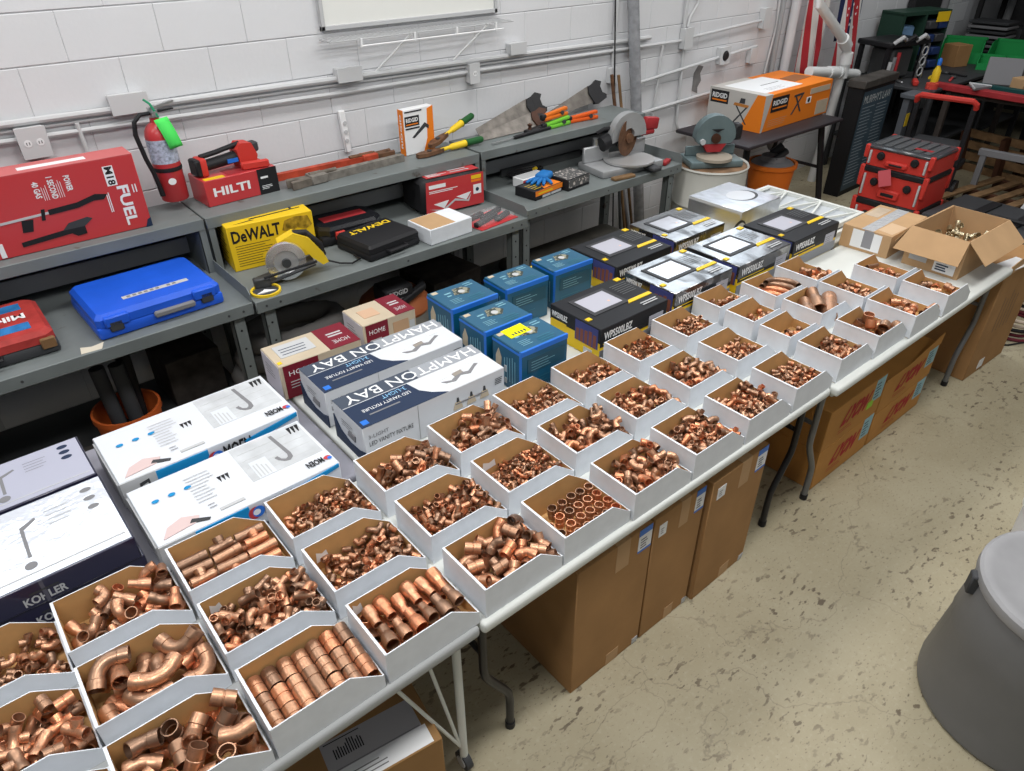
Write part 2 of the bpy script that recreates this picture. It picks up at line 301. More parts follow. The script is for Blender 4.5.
def make_tray(label, x0, y0, wd, rz=0, z=.741):
    t = thing('bin_tray', label, 'tray', (x0+TL/2,y0+wd/2,z), rz, 'white card bin trays on the front tables')
    for nm, me in tray_parts(wd): link(nm, me, t)
    return t
# ------------------------------------------------------------------ copper fittings (unit radius, long axis x)
def hollow(path, rad, n, inner=.86):
    b = MB(); b.tube(path, rad, n, caps=False); b.tube(path, [r*inner for r in rad], n, caps=False)
    k = len(path); off = k*n
    last = len(b.f)//2
    b.f[last:] = [tuple(reversed(f)) for f in b.f[last:]]
    for i0, fl in ((0,1),((k-1)*n,0)):
        for j in range(n):
            q = (i0+j, i0+(j+1)%n, off+i0+(j+1)%n, off+i0+j); b.f.append(q[::-1] if fl else q); b.m.append(0)
    return b
def fitting(kind, n):
    if kind == 'coupling': return hollow([(-1.35,0,0),(-.12,0,0),(-.05,0,0),(.05,0,0),(.12,0,0),(1.35,0,0)], [1,1,.92,.92,1,1], n), [(-.8,0,0,.95),(0,0,0,.95),(.8,0,0,.95)]
    if kind == 'reducer': return hollow([(-1.7,0,0),(-.45,0,0),(-.3,0,0),(.1,0,0),(.4,0,0),(.55,0,0),(1.75,0,0)], [1.02,1.02,.97,.93,.74,.73,.73], n), [(-1.1,0,0,.97),(-.3,0,0,.92),(.5,0,0,.75),(1.2,0,0,.72)]
    if kind == 'adapter': return hollow([(-1.5,0,0),(-.2,0,0),(-.18,0,0),(.35,0,0),(.37,0,0),(1.1,0,0)], [.85,.85,1.12,1.12,.98,.98], n), [(-.9,0,0,.82),(0,0,0,1.05),(.6,0,0,.95)]
    if kind == 'elbow':
        P = [(-.85,-1.9,0),(-.85,-.95,0),(-.85,-.85,0)]+[tuple(p) for p in arc((.15,-.15-.7,0),1.0,180,90,4 if n < 12 else 6,(1,0,0),(0,1,0))][1:-1]+[(.15,.15,0),(.25,.15,0),(1.2,.15,0)]
        P = [(x+.15,y+.45,0) for x,y,_ in P]; r = [1,1,.88]+[.88]*(len(P)-6)+[.88,1,1]
        return hollow(P, r, n), [(-.7,-1.1,0,.95),(-.62,-.4,0,.86),(-.2,.25,0,.86),(.4,.6,0,.92),(1.0,.6,0,.95)]
    if kind == 'bend':
        P = [(-1.9,-2.6,0),(-1.9,-1.5,0),(-1.9,-1.4,0)]+[tuple(p) for p in arc((.2,-1.2,0),2.1,180,90,7,(1,0,0),(0,1,0))][1:-1]+[(.4,.9,0),(.5,.9,0),(1.7,.9,0)]
        P = [(x+.5,y+.4,0) for x,y,_ in P]; r = [1.08,1.08,.97]+[.97]*(len(P)-6)+[.97,1.08,1.08]
        return hollow(P, r, n), [(-1.4,-1.7,0,1),(-1.35,-.7,0,.95),(-.9,.25,0,.95),(-.1,.9,0,.95),(.9,1.25,0,.95),(1.7,1.3,0,1)]
    if kind == 'elbow45':
        c, s_ = math.cos(R(45)), math.sin(R(45)); P = [(-1.7,0,0),(-.6,0,0),(-.5,0,0),(-.1,.06,0),(.25,.27,0),(.5,.5,0),(.58,.58,0),(.58+.8,.58+.8,0)]
        P = [(x,y-.35,0) for x,y,_ in P]; return hollow(P, [1,1,.9,.9,.9,.9,1,1], n), [(-1.1,-.35,0,.95),(-.3,-.3,0,.9),(.4,.1,0,.9),(.9,.55,0,.95)]
    if kind == 'tee':
        b = hollow([(-2.1,0,0),(-1.1,0,0),(-.95,0,0),(.95,0,0),(1.1,0,0),(2.1,0,0)], [1,1,.9,.9,1,1], n); q = hollow([(0,0,.55),(0,0,1.0),(0,0,1.05),(0,0,1.95)], [.88,.88,.98,.98], n)
        b.add(q.v, q.f, q.m); return b, [(-1.5,0,0,.95),(-.7,0,0,.9),(0,0,0,.9),(.7,0,0,.9),(1.5,0,0,.95),(0,0,1.2,.93)]
    if kind == 'cap':
        b = MB(); b.lathe([(.86,-.9),(1,-.9),(1,.35),(.93,.62),(.7,.8),(.35,.87),(.001,.88),(.001,.74),(.3,.73),(.62,.66),(.8,.5),(.86,.3)], n, closed=True, M=Matrix.Rotation(PI/2,4,'Y')); return b, [(-.3,0,0,.95),(.2,0,0,.9)]
    if kind == 'sleeve': return hollow([(-2.6,0,0),(-1.2,0,0),(-1.15,0,0),(1.15,0,0),(1.2,0,0),(2.6,0,0)], [1,1,.95,.95,1,1], n), [(x,0,0,.95) for x in (-2,-1,0,1,2)]
    if kind == 'pipe': return hollow([(-4.5,0,0),(4.5,0,0)], [1,1], n), [(x,0,0,1) for x in (-4,-3,-2,-1,0,1,2,3,4)]
    if kind == 'long_bend':
        P = [tuple(p) for p in arc((0,-3.6,0),5.4,172,8,14,(1,0,0),(0,1,0))]; return hollow(P, [1]*15, n), [(p[0],p[1],0,1) for p in P]
FIT = {}
def fit(kind, n):
    if (kind,n) not in FIT:
        b, sp = fitting(kind, n); FIT[(kind,n)] = (b.mesh('copper_'+kind, COPPER), np.array(sp), np.array(b.v), b.f)
    return FIT[(kind,n)]
def rot_rand(rd, tilt): return Matrix.Rotation(rd.uniform(0,2*PI),3,'Z') @ Matrix.Rotation(rd.gauss(0,tilt),3,'Y') @ Matrix.Rotation(rd.uniform(0,2*PI),3,'X')
PIECES = []     # (kind, desc, tray label key, world matrix3, location, r, dist)
def pour(tray, wd, mix, n, rd, cx=.56, sx=.24, cy=.5, sy=.27, tilt=.35, cand=7, maxz=.118):
    """drop pieces one by one on the heap inside a tray, each resting on the ones below"""
    Lx, Wy = TL-.012, wd-.010; SP = np.zeros((0,4)); T = tray['T']
    base = tray['obj'].location
    a = tray['obj'].rotation_euler[2]; Rz = Matrix.Rotation(a,3,'Z')
    for i in range(n):
        kind, r, desc = mix[i%len(mix)] if len(mix) < 4 else rd.choice(mix)
        lod = 14 if r > .013 else 10; sp = fit(kind,lod)[1]; best = None
        for c in range(cand):
            Q = rot_rand(rd, tilt); A = np.array(Q); s = sp[:,:3]@A.T*r; rr = sp[:,3]*r
            px, py = rd.gauss(cx,sx)*Lx-Lx/2, rd.gauss(cy,sy)*Wy-Wy/2
            lo = (s[:,0]-rr).min(), (s[:,1]-rr).min(); hi = (s[:,0]+rr).max(), (s[:,1]+rr).max()
            px = min(max(px,-Lx/2-lo[0]),Lx/2-hi[0]); py = min(max(py,-Wy/2-lo[1]),Wy/2-hi[1])
            z = (rr-s[:,2]).max()+.004
            if len(SP):
                dx = s[:,0,None]+px-SP[None,:,0]; dy = s[:,1,None]+py-SP[None,:,1]; q = (rr[:,None]+SP[None,:,3])**2*.86-dx*dx-dy*dy
                ok = q > 0
                if ok.any(): z = max(z, (SP[None,:,2]+np.sqrt(np.where(ok,q,0))-s[:,2,None])[ok].max())
            if best is None or z < best[0]: best = (z,px,py,Q,s,rr,kind,r,desc,lod)
        z,px,py,Q,s,rr,kind,r,desc,lod = best
        if z+(s[:,2]+rr).max() > maxz: continue
        SP = np.vstack([SP, np.column_stack([s[:,0]+px,s[:,1]+py,s[:,2]+z,rr])])
        PIECES.append((kind,desc,T,Rz@Q,base+Rz@Vector((px,py,z)),r,lod))
def place(tray, kind, desc, r, M3, p, lod=14):
    a = tray['obj'].rotation_euler[2]; Rz = Matrix.Rotation(a,3,'Z'); PIECES.append((kind,desc,tray['T'],Rz@M3,tray['obj'].location+Rz@Vector(p),r,lod))
COLX = [-.445,-.145,.156,.459,.775,1.074,1.374,1.677,1.984,2.291,2.620,2.918,3.218,3.540]
ROWY = {'A':1.054,'B':1.314,'C':1.572}; RN = {'A':'front','B':'middle','C':'back'}
SM, MD, LG = 'small', 'medium', 'large'
def E_(r,d): return ('elbow',r,d)
TR = [  # column, row, content words, mix, number, options
 (0,'C','small copper elbows',[E_(.0105,SM)],70,{}), (0,'B','dull copper tees and couplings',[('tee',.0145,'dull'),('coupling',.0155,'dull'),('tee',.0135,'dull')],46,{}), (0,'A','copper elbows, mostly out of view',[E_(.014,MD)],20,{}),
 (1,'C','mixed elbows and reducers',[E_(.0165,MD),('reducer',.0165,'short'),('bend',.0145,'curved')],36,dict(cx=.60,sx=.3,cand=12)), (1,'B','large curved copper bends',[('bend',.0205,'large curved')],26,dict(cx=.5,sx=.33,tilt=.12,cand=24,maxz=.128)), (1,'A','bright red copper forty-five elbows',[('elbow45',.0205,'bright'),('coupling',.021,'bright')],54,dict(tilt=1.1,sx=.32,cand=12)),
 (2,'C','long tees laid in rows',None,0,{}), (2,'B','mixed brown tees and elbows',[('tee',.0135,'brown'),('tee',.0115,'brown'),('elbow',.012,'brown')],80,dict(sx=.32,cand=10)), (2,'A','wide couplings laid in columns',None,0,{}),
 (3,'C','small bright elbows',[E_(.0088,'small bright')],120,dict(cx=.62)), (3,'B','small elbows and couplings',[E_(.0098,'small bright'),('coupling',.0095,'small')],125,dict(cx=.6)), (3,'A','reducers laid in columns',None,0,{}),
 (4,'C','dark upright tees and couplings',[('tee',.0125,'dark'),('coupling',.0145,'dark')],58,dict(tilt=.7,cx=.6)), (4,'B','small plain couplings',[('coupling',.0098,'small plain')],150,dict(tilt=.7,cx=.6)), (4,'A','wide forty-five elbows and couplings',[('elbow45',.0165,'wide'),('coupling',.0175,'wide')],52,dict(sx=.3,cand=10)),
 (5,'C','dark tees and couplings heaped high',[('tee',.0118,'dark'),('coupling',.0138,'dark')],70,dict(tilt=.7)), (5,'B','tiny tees',[('tee',.0068,'tiny')],165,{}), (5,'A','couplings stood on end',None,0,{}),
 (6,'C','small reddish elbows',[E_(.0088,'reddish'),('coupling',.0085,'small')],125,{}), (6,'B','stubby tees and elbows',[('tee',.0105,'stubby'),('elbow',.0125,'stubby')],80,{}), (6,'A','brown forty-five elbows',[('elbow45',.0142,'brown'),('elbow',.0135,'brown')],58,{}),
 (7,'C','small pale couplings',[('coupling',.0088,'pale'),('elbow',.0085,'pale')],120,{}), (7,'B','smooth elbows',[E_(.0115,'smooth')],80,{}), (7,'A','slim tees and elbows',[('tee',.0095,'slim'),('elbow45',.0125,'slim')],85,{}),
 (8,'C','tiny dark elbows',[E_(.0078,'tiny dark')],150,{}), (8,'B','wide shiny elbows',[E_(.0125,'shiny')],66,{}), (8,'A','slim straight tees',[('tee',.0102,'straight')],80,{}),
 (9,'C','small tangled elbows',[E_(.0092,'tangled')],105,{}), (9,'B','small close-packed couplings',[('coupling',.0088,'close-packed'),('elbow',.0082,'small')],125,{}), (9,'A','short couplings and tees',[('coupling',.0095,'short'),('tee',.0078,'short')],110,{}),
 (10,'A','small round caps and couplings',[('cap',.0115,'small round'),('coupling',.0105,'short')],110,{}),
 (11,'C','long swept copper bends',None,0,{}), (11,'B','three huge reducers',None,0,{}), (11,'A','wide caps',[('cap',.0245,'wide')],18,dict(tilt=.9)),
 (12,'C','a few ring-like elbows',[E_(.0150,'ring-like')],26,dict(cx=.5)), (12,'B','small shiny couplings',[('coupling',.0105,'shiny'),('elbow',.0095,'shiny')],75,dict(cx=.62)), (12,'A','wide ribbed couplings',[('coupling',.0205,'wide ribbed'),('adapter',.019,'wide')],15,dict(cx=.62,tilt=.1)),
 (13,'B','pipe stub and adapters',[('adapter',.0115,'loose')],44,dict(cx=.62)), (13,'A','wide straight couplings',[('coupling',.018,'wide straight'),('adapter',.018,'stepped')],15,dict(cx=.64,tilt=.1)),
]
TRAYS = {}
for c, r, words, mix, n, opt in TR:
    x0, y0, wd, rz = COLX[c], ROWY[r], .203, 0
    if c == 11 and r == 'C': y0, rz = 1.535, -3
    if c == 11: y0 += -.006 if r != 'C' else 0
    if c == 12: wd, y0 = (.232, {'A':1.022,'B':1.268,'C':1.512}[r])
    if c == 13: wd, y0 = (.225, {'A':1.018,'B':1.268}[r])
    if c >= 6 and r == 'A' and c < 12: y0 -= .008
    T = f'{ORD[c+1]} bin of the {RN[r]} row'
    o = make_tray(f'white card bin of {words}, {ORD[c+1]} column from left, {RN[r]} row', x0, y0, wd, rz)
    tr = dict(obj=o, T=T); TRAYS[(c,r)] = tr
    if mix: pour(tr, wd, mix, n, random.Random(c*31+ord(r)), **opt)
for i, (y0, words, mix, n) in enumerate(((1.648,'a handful of small elbows',[E_(.0095,'small')],46),(1.466,'a handful of brown caps',[('cap',.0125,'brown')],40),(1.284,'a few dull caps',[('cap',.0115,'dull')],28))):
    o = make_tray(f'narrow white card bin of {words}, in the tenth-from-left column', COLX[10], y0, .152)
    tr = dict(obj=o, T=['rear narrow','middle narrow','near narrow'][i]+' bin'); TRAYS[(10,'n%d'%i)] = tr
    pour(tr, .152, mix, n, random.Random(i+5), cx=.68, sx=.15, cy=.45, sy=.2)
RX = Matrix.Rotation; Yax = RX(PI/2,3,'Z')
rd = random.Random(3)
tr = TRAYS[(2,'A')]       # wide couplings laid side by side, axis across the tray
for i in range(7):
    for j in range(3):
        place(tr,'coupling','wide',.0205,RX(PI/2+rd.gauss(0,.03),3,'Z')@RX(rd.gauss(0,.06)-.10,3,'Y'),(-TL/2+.028+i*.0405,.066-j*.0585+rd.gauss(0,.002),.052-.004*j))
        if j < 2: place(tr,'coupling','wide',.0195,RX(PI/2,3,'Z'),(-TL/2+.03+i*.0405,.05-j*.08,.0205))
tr = TRAYS[(3,'A')]
for i in range(6):
    for j in range(2):
        place(tr,'reducer',['narrow','wide'][(i+j)%2],.0205 if (i+j)%2 else .0182,RX(PI/2+rd.gauss(0,.06)+(PI if j==0 else 0),3,'Z')@RX(rd.gauss(0,.08),3,'Y'),(-TL/2+.05+i*.042,.052-j*.078+rd.gauss(0,.004),.068+rd.gauss(0,.002)))
        place(tr,'reducer','wide',.0195,RX(PI/2,3,'Z'),(-TL/2+.03+i*.043,.048-j*.085,.024))
place(tr,'coupling','short bright',.0165,RX(PI/2,3,'Y')@RX(.2,3,'X'),(-.112,.066,.046))
tr = TRAYS[(5,'A')]
for i in range(6):
    for j in range(4):
        if i == 0 and j in (0,3): continue
        place(tr,'coupling','upright',.0158,RX(PI/2+rd.gauss(0,.05),3,'Y')@RX(rd.gauss(0,.05),3,'X')@RX(rd.uniform(0,3),3,'X'),(-TL/2+.05+i*.041+.008*(j%2),-.07+j*.043,.0225+.022*(i>0)*(rd.random()*.3+.75)))
tr = TRAYS[(2,'C')]
for i, (r, z, y) in enumerate(((.0165,.030,.074),(.017,.064,.052),(.017,.030,.036),(.0165,.062,.012),(.017,.030,-.004),(.017,.058,-.03),(.017,.03,-.045),(.0165,.05,-.068))):
    for k in range(3):
        place(tr,'tee' if (i+k)%3 == 2 else 'sleeve','long',r*.96,RX(rd.gauss(0,.03),3,'Z')@RX(rd.gauss(.0,.04),3,'Y')@RX(-1.2+rd.gauss(0,.3),3,'X'),(-TL/2+.054+k*.088+rd.gauss(0,.003),y,z+.008))
tr = TRAYS[(11,'C')]
for i in range(5):
    place(tr,'long_bend','swept',.0145,RX(-1.15+.07*i,3,'Z')@RX(-.12,3,'X'),(-.055+.028*i,-.004+.004*i,.034+.0145*i))
tr = TRAYS[(11,'B')]
place(tr,'reducer','huge',.040,RX(.75,3,'Z')@RX(-.12,3,'Y'),(-.055,.02,.060),20); place(tr,'reducer','huge',.040,RX(.85,3,'Z')@RX(-.25,3,'Y'),(.03,.03,.075),20); place(tr,'sleeve','huge',.036,RX(.55,3,'Z')@RX(-.05,3,'Y'),(.062,-.03,.056),20)
tr = TRAYS[(13,'B')]
place(tr,'pipe','long thin',.010,RX(-.15,3,'Z')@RX(.12,3,'Y'),(-.05,.06,.096))
# at most 300 singles of a kind, those that show largest; the rest of the kind is one heap
NAMES = dict(sleeve='sleeve',coupling='coupling',reducer='reducer',adapter='adapter',elbow='elbow',bend='bend',elbow45='angled elbow',tee='tee',cap='end fitting',pipe='pipe stub',long_bend='bend')
ONAME = dict(cap='copper_end_fitting', elbow45='copper_angled_elbow', long_bend='copper_long_bend', pipe='copper_pipe_stub')
cl = Vector((0,0,2.405))
bykind = {}
for p in PIECES: bykind.setdefault(p[0],[]).append(p)
for key, (u0, u1, v0, v1) in {(2,'B'):(.08,.20,.45,.75),(3,'B'):(.12,.26,.30,.62),(3,'A'):(.05,.16,.5,.85),(5,'B'):(.16,.36,.35,.66)}.items():   # torn tape on the far inner wall
    P = [(-TL/2+u*TL,.0972,.0+v*TH) for u,v in ((u0,v0),(u1,v0+.05),(u1-.02,v1),((u0+u1)/2,v1-.06),(u0+.01,v1+.04))]
    MB().add(P,[(0,1,2,3,4)]).build('torn_tape', PAPER, TRAYS[key]['obj'], smooth=False)
for kind, L in bykind.items():
    L.sort(key=lambda p: -p[5]/(p[4]-cl).length)
    nm = ONAME.get(kind,'copper_'+kind)
    for kind_,desc,T,M3,loc,r,lod in L[:300]:
        o = bpy.data.objects.new(nm, fit(kind,lod)[0]); COL.objects.link(o)
        o.matrix_world = Matrix.Translation(loc) @ M3.to_4x4() @ Matrix.Scale(r,4)
        tag(o, f'{desc} copper {NAMES[kind]} heaped in the {T}', 'fitting', f'{desc} {NAMES[kind]}s in the {T}')
    rest = L[300:]
    if rest:
        V = []; F = []; off = 0
        for kind_,desc,T,M3,loc,r,lod in rest:
            _,_,v,f = fit(kind,lod); V.append(v@np.array(M3).T*r+np.array(loc)); F += [tuple(i+off for i in q) for q in f]; off += len(v)
        me = bpy.data.meshes.new(nm+'_heap'); me.from_pydata(np.concatenate(V).tolist(), [], F); me.materials.append(COPPER_PILE); me.polygons.foreach_set('use_smooth',[True]*len(F)); me.set_sharp_from_angle(angle=R(38)); me.update()
        o = link(nm+'_heap', me); tag(o, f'heaps of the smallest loose copper {NAMES[kind]}s, spread over the farther bins', 'fittings', kind='stuff')
# ------------------------------------------------------------------ steel work benches along the wall
def bench(label, x0, x1, yf, yb=3.90, rf=None):
    rf = yf+.45 if rf is None else rf
    t = thing('work_bench', label, 'workbench', ((x0+x1)/2,yf,0), 0, 'grey steel work benches'); w = (x1-x0)/2; d = yb-yf; r = rf-yf
    MB().cbox(-w,w,0,d,.845,.86,.003,1).build('bench_top', STEEL, t)
    MB().cbox(-w,w,-.002,.012,.80,.861,.003,1).build('front_lip', STEEL, t)
    b = MB(); [b.cyl((x,-.0035,.83),(x,.0,.83),.006,n=8) for x in (-w+.05,-w+.12,0,w-.12,w-.05)]; b.build('bolt', STEELD, t)
    for x in (-w+.04,w-.10):
        for y in (.03,d-.09):
            b = MB(); b.box(x,x+.06,y,y+.004,0,.845); b.box(x,x+.004,y,y+.05,0,.845); b.box(x+.056,x+.06,y,y+.05,0,.845); lg = b.build('leg', STEEL, t, smooth=False)
            h = MB(); [h.cyl((x+.03,y-.0008,z),(x+.03,y+.001,z),.006,n=8) for z in np.arange(.12,.82,.1)]; h.build('slot_holes', BLACK, lg)
    MB().box(-w+.06,w-.06,d-.06,d-.045,.52,.68).build('back_stringer', STEELD, t, smooth=False)
    MB().box(-w+.04,w-.04,.30,d-.04,.19,.215).build('lower_shelf', STEELD, t, smooth=False)
    MB().cbox(-w,w,r,d,1.125,1.14,.003,1).build('riser_shelf', STEEL, t)
    MB().cbox(-w,w,r-.003,r+.010,1.085,1.141,.003,1).build('riser_lip', STEEL, t)
    for x in (-w,w-.035):
        b = MB(); b.box(x,x+.035,r,r+.004,.86,1.125); b.box(x,x+.004,r,d,.86,1.125); b.build('riser_post', STEEL, t, smooth=False)
    MB().box(-w+.035,w-.035,d-.10,d-.09,.895,.98).build('riser_back_panel', mat('shade_lifted_panel',(.34,.35,.36),.5), t, smooth=False)  # back panel grey lifted in colour to offset the shadow under the riser
    MB().box(-w+.02,w-.02,d-.018,d-.014,.86,1.12).build('riser_dark_back', STEELD, t, smooth=False)
    for x in (w-.004,):
        MB().prism([(0.002,.86),(r,.86),(r,.925),(.03,.925),(.002,.90)],0,.004,M=Matrix(((0,0,1,x),(1,0,0,0),(0,1,0,0),(0,0,0,1)))).build('end_stop', STEEL, t, smooth=False)
    return t
bench('grey steel work bench holding the red and the blue tool cases', -.95,.988,3.10)
bench('grey steel work bench holding the yellow saw carton and white half box', .996,2.69,3.085,rf=3.545)
bench('grey steel work bench holding the mitre saw, farthest of the three', 2.715,4.235,3.175,rf=3.56)
BZ, RZ = .861, 1.141
# ------------------------------------------------------------------ wall fittings
CSHADE = mat('shaded_conduit_white',(.56,.57,.58),.45)  # white paint toned down so the conduits' grey shading sits in the colour
def conduit(name, label, path, r, m=CSHADE, cat='conduit', n=8, group=None): return tag(MB().tube(path, r, n).build(name, m), label, cat, group)
conduit('wall_conduit','upper white painted conduit running along the block wall',[(-.5,3.972,1.618),(2.6,3.972,1.585),(3.6,3.972,1.572),(4.7,3.972,1.555)],.016)
conduit('wall_conduit','lower white painted conduit running along the block wall',[(-.5,3.972,1.548),(2.0,3.972,1.515),(3.0,3.972,1.517),(4.6,3.972,1.50),(5.1,3.972,1.495)],.012)
conduit('wall_raceway','thin white cable raceway just under the upper conduit',[(-.5,3.982,1.582),(1.3,3.982,1.565),(4.3,3.982,1.535)],.006)
conduit('wall_conduit','short white conduit stub dropping behind the red trimmer carton',[(.655,3.968,1.57),(.665,3.968,1.30)],.010)
def wall_box(x, z, w_, h, d, label, holes=0, m=CSHADE):
    t = thing('electrical_box', label, 'wall box', (x,3.994,z)); MB().cbox(-w_/2,w_/2,-d,0,-h/2,h/2,.004,1).build('housing', m, t)
    MB().cbox(-w_/2-.004,w_/2+.004,-d-.004,-d,-h/2-.004,h/2+.004,.0015,1).build('cover_plate', m, t)
    for i in range(holes):
        cx = (i-(holes-1)/2)*.05; o = MB().cyl((cx,-d-.0055,0),(cx,-d-.003,0),.016,n=16).build('socket', PAPER, t)
        b = MB(); b.box(-.007+cx,-.004+cx,-d-.0065,-d-.005,-.006,.006); b.box(.004+cx,.007+cx,-d-.0065,-d-.005,-.006,.006); b.build('slot', BLACK, o)
    return t
wall_box(.455,1.522,.115,.13,.06,'square white double outlet above the red trimmer carton',2)
wall_box(.90,1.625,.17,.085,.05,'flat white junction box just left of the extinguisher valve')
wall_box(2.085,1.612,.15,.07,.06,'white junction box under the left end of the whiteboard shelf')
wall_box(3.34,1.62,.13,.065,.06,'white junction box right of the whiteboard on upper conduit')
wall_box(2.975,1.51,.075,.115,.055,'single white outlet on the lower conduit below the whiteboard',1)
wall_box(4.30,1.335,.085,.11,.05,'white box low on wall behind the mitre saw')
wall_box(5.13,1.51,.10,.15,.06,'upright white switch box on the conduits right of pole bundle')
rs = wall_box(5.67,1.325,.13,.13,.05,'white box with round black socket above the teal saw'); MB().lathe([(.001,.012),(.03,.012),(.042,.0),(.03,.008),(.001,.002)],20,M=Matrix.Translation((0,-.055,0))@Matrix.Rotation(PI/2,4,'X')).build('round_socket', BLACK, rs)
wall_box(6.20,1.57,.09,.16,.06,'white box high on wall just left of the flag')
wall_box(6.1,1.28,.09,.12,.05,'white box on wall above the orange tool carton')
for lab, pth, r in (('tall white conduit by the bundle of poles',[(4.30,3.97,2.6),(4.30,3.97,1.39)],.014),('left of two tall conduits above the switch box',[(5.10,3.97,2.6),(5.10,3.97,1.59)],.014),('right of two tall conduits above the switch box',[(5.24,3.97,2.6),(5.24,3.97,1.75),(5.16,3.97,1.66),(5.14,3.97,1.59)],.012),
    ('long conduit dropping from the switch box to the floor drum',[(5.13,3.97,1.43),(5.14,3.97,.85),(5.17,3.97,.80),(5.24,3.97,.78),(5.35,3.97,.785)],.013),('low horizontal conduit behind the teal saw',[(4.3,3.965,.985),(5.3,3.965,1.03),(6.0,3.965,1.05)],.014),('middle horizontal conduit through the round socket box',[(4.6,3.965,1.24),(5.6,3.965,1.315),(6.15,3.965,1.35)],.013),
    ('upper horizontal conduit between switch box and flag',[(5.18,3.965,1.51),(6.25,3.965,1.56)],.011),('thin conduit angled down the wall left of the switch box',[(4.86,3.97,1.5),(4.82,3.97,.95)],.009),('thin white conduit rising beside the flag',[(6.38,3.97,1.9),(6.42,3.97,1.5),(6.36,3.97,1.1)],.010)):
    conduit('wall_conduit', lab, pth, r)
conduit('drain_pipe','grey painted vertical pipe left of the flag, nearer the socket box',[(6.42,3.94,2.6),(6.42,3.94,.9)],.022,mat('grey_pipe',(.33,.34,.35),.5),'pipe',12)
conduit('drain_pipe','white painted vertical pipe left of the flag, nearer the flag',[(6.62,3.93,2.6),(6.62,3.93,.8)],.045,WALLP,'pipe',14)
ps = thing('paint_scar','bare grey plaster scar on the white block wall','wall patch',(5.38,3.993,1.17)); MB().prism([(-.05,-.09),(.03,-.12),(.02,-.07),(.06,-.02),(.035,.04),(.07,.09),(.0,.11),(-.05,.05)],-.001,.001,M=Matrix.Rotation(PI/2,4,'X')).build('scar', mat('bare_plaster',(.19,.19,.19),.9,var=.2,vs=20), ps, smooth=False)
# surface outlet strip under the whiteboard
s_ = thing('power_strip','small white power strip hanging on the wall behind the red wrench','power strip',(2.025,3.99,1.30)); MB().cbox(-.018,.018,-.03,0,-.12,.12,.004,1,M=Matrix.Rotation(R(-4),4,'Y')).build('housing', PAPER, s_)
for k in (-1,0,1): MB().cyl((.0,-.034,k*.05),(.0,-.028,k*.05),.012,n=12).build('socket', LGREY, s_)
# whiteboard with its wire shelf
wbd = thing('whiteboard','framed whiteboard on the block wall, lower edge in view','whiteboard',(2.58,3.99,1.84)); MB().box(-.60,.60,-.012,0,.02,1.1).build('board', mat('board_white',(.74,.75,.72),.3), wbd, smooth=False)
for a in ((-.615,.615,.0,.025),(-.615,.615,1.09,1.115)): MB().cbox(a[0],a[1],-.022,0,a[2],a[3],.003,1).build('frame_rail', LGREY, wbd)
for x in (-.615,.59): MB().cbox(x,x+.025,-.022,0,.0,1.115,.003,1).build('frame_stile', LGREY, wbd)
ws = thing('wire_shelf','white wire shelf with struts right under the whiteboard','shelf',(2.58,3.985,1.80))
for k in range(5): MB().cyl((-.64,-.02-.03*k,.0),(.64,-.02-.03*k,.0),.004,n=6).build('long_wire', LGREY, ws)
b = MB(); [b.cyl((x,-.0,.005),(x,-.145,.005),.002,n=5) for x in np.arange(-.63,.64,.025)]; b.build('cross_wires', LGREY, ws)
MB().cyl((-.45,-.14,-.035),(.56,-.14,-.035),.005,n=6).build('hanger_bar', PAPER, ws)
for x in (-.2,.36): MB().cyl((x+.08,-.14,.0),(x-.10,-.006,-.20),.006,n=8).build('strut', PAPER, ws)
for x in (-.45,-.1,.2,.5): MB().box(x-.006,x+.006,-.146,-.134,-.04,.005).build('hook', PAPER, ws, smooth=False)
# ------------------------------------------------------------------ fire extinguisher
fx = thing('fire_extinguisher','red fire extinguisher with black hose and green tag hung on wall','extinguisher',(.955,3.80,1.185)); fx.scale = (.95,.95,.80)
MB().lathe([(.001,.0),(.062,.0),(.068,.008),(.068,.385),(.062,.42),(.045,.45),(.024,.468),(.022,.50),(.001,.50)],28).build('cylinder', RED, fx)
MB().lathe([(.0688,.235),(.0688,.375)],28).build('instruction_label', mat('silver_blue_label',(.38,.42,.52),.35,var=.45,vs=60), fx)
MB().lathe([(.070,.185),(.0715,.19),(.0715,.205),(.070,.21)],28).build('strap', BLACK, fx)
MB().cyl((-.012,-.0695,.13),(-.012,-.067,.13),.020,n=20).build('round_sticker', PAPER, fx)
b = MB(); b.cyl((0,0,.495),(0,0,.535),.024,n=14); b.cyl((0,-.02,.52),(0,-.045,.52),.016,n=14); b.build('valve', CHROME, fx)
MB().prism([(-.02,.53),(.11,.565),(.11,.575),(-.02,.55)],-.011,.011,M=Matrix.Rotation(PI/2,4,'X')).build('lever', CHROME, fx); MB().prism([(-.02,.515),(.10,.525),(.10,.533),(-.02,.53)],-.011,.011,M=Matrix.Rotation(PI/2,4,'X')).build('carry_handle', BLACK, fx)
MB().tube([(-.02,-.01,.52),(-.07,-.03,.525),(-.105,-.035,.49),(-.115,-.035,.42),(-.10,-.04,.28),(-.082,-.04,.19),(-.072,-.035,.10)],.0115,10).build('hose', BLACK, fx); MB().cyl((-.074,-.035,.13),(-.066,-.03,.045),.011,.015,n=10).build('nozzle', BLACK, fx)
v = []; f = []
for i in range(9):
    a = i/8; y = -.055-.03*math.sin(a*2.2); z = .49-.17*a; x = .015+.035*a; v += [(x-.034,y,z),(x+.034,y+.006,z+.010)]
    if i: f.append((2*i-2,2*i-1,2*i+1,2*i))
g = MB().add(v,f).build('inspection_tag', GTAG, fx); md = g.modifiers.new('s','SOLIDIFY'); md.thickness = .0012
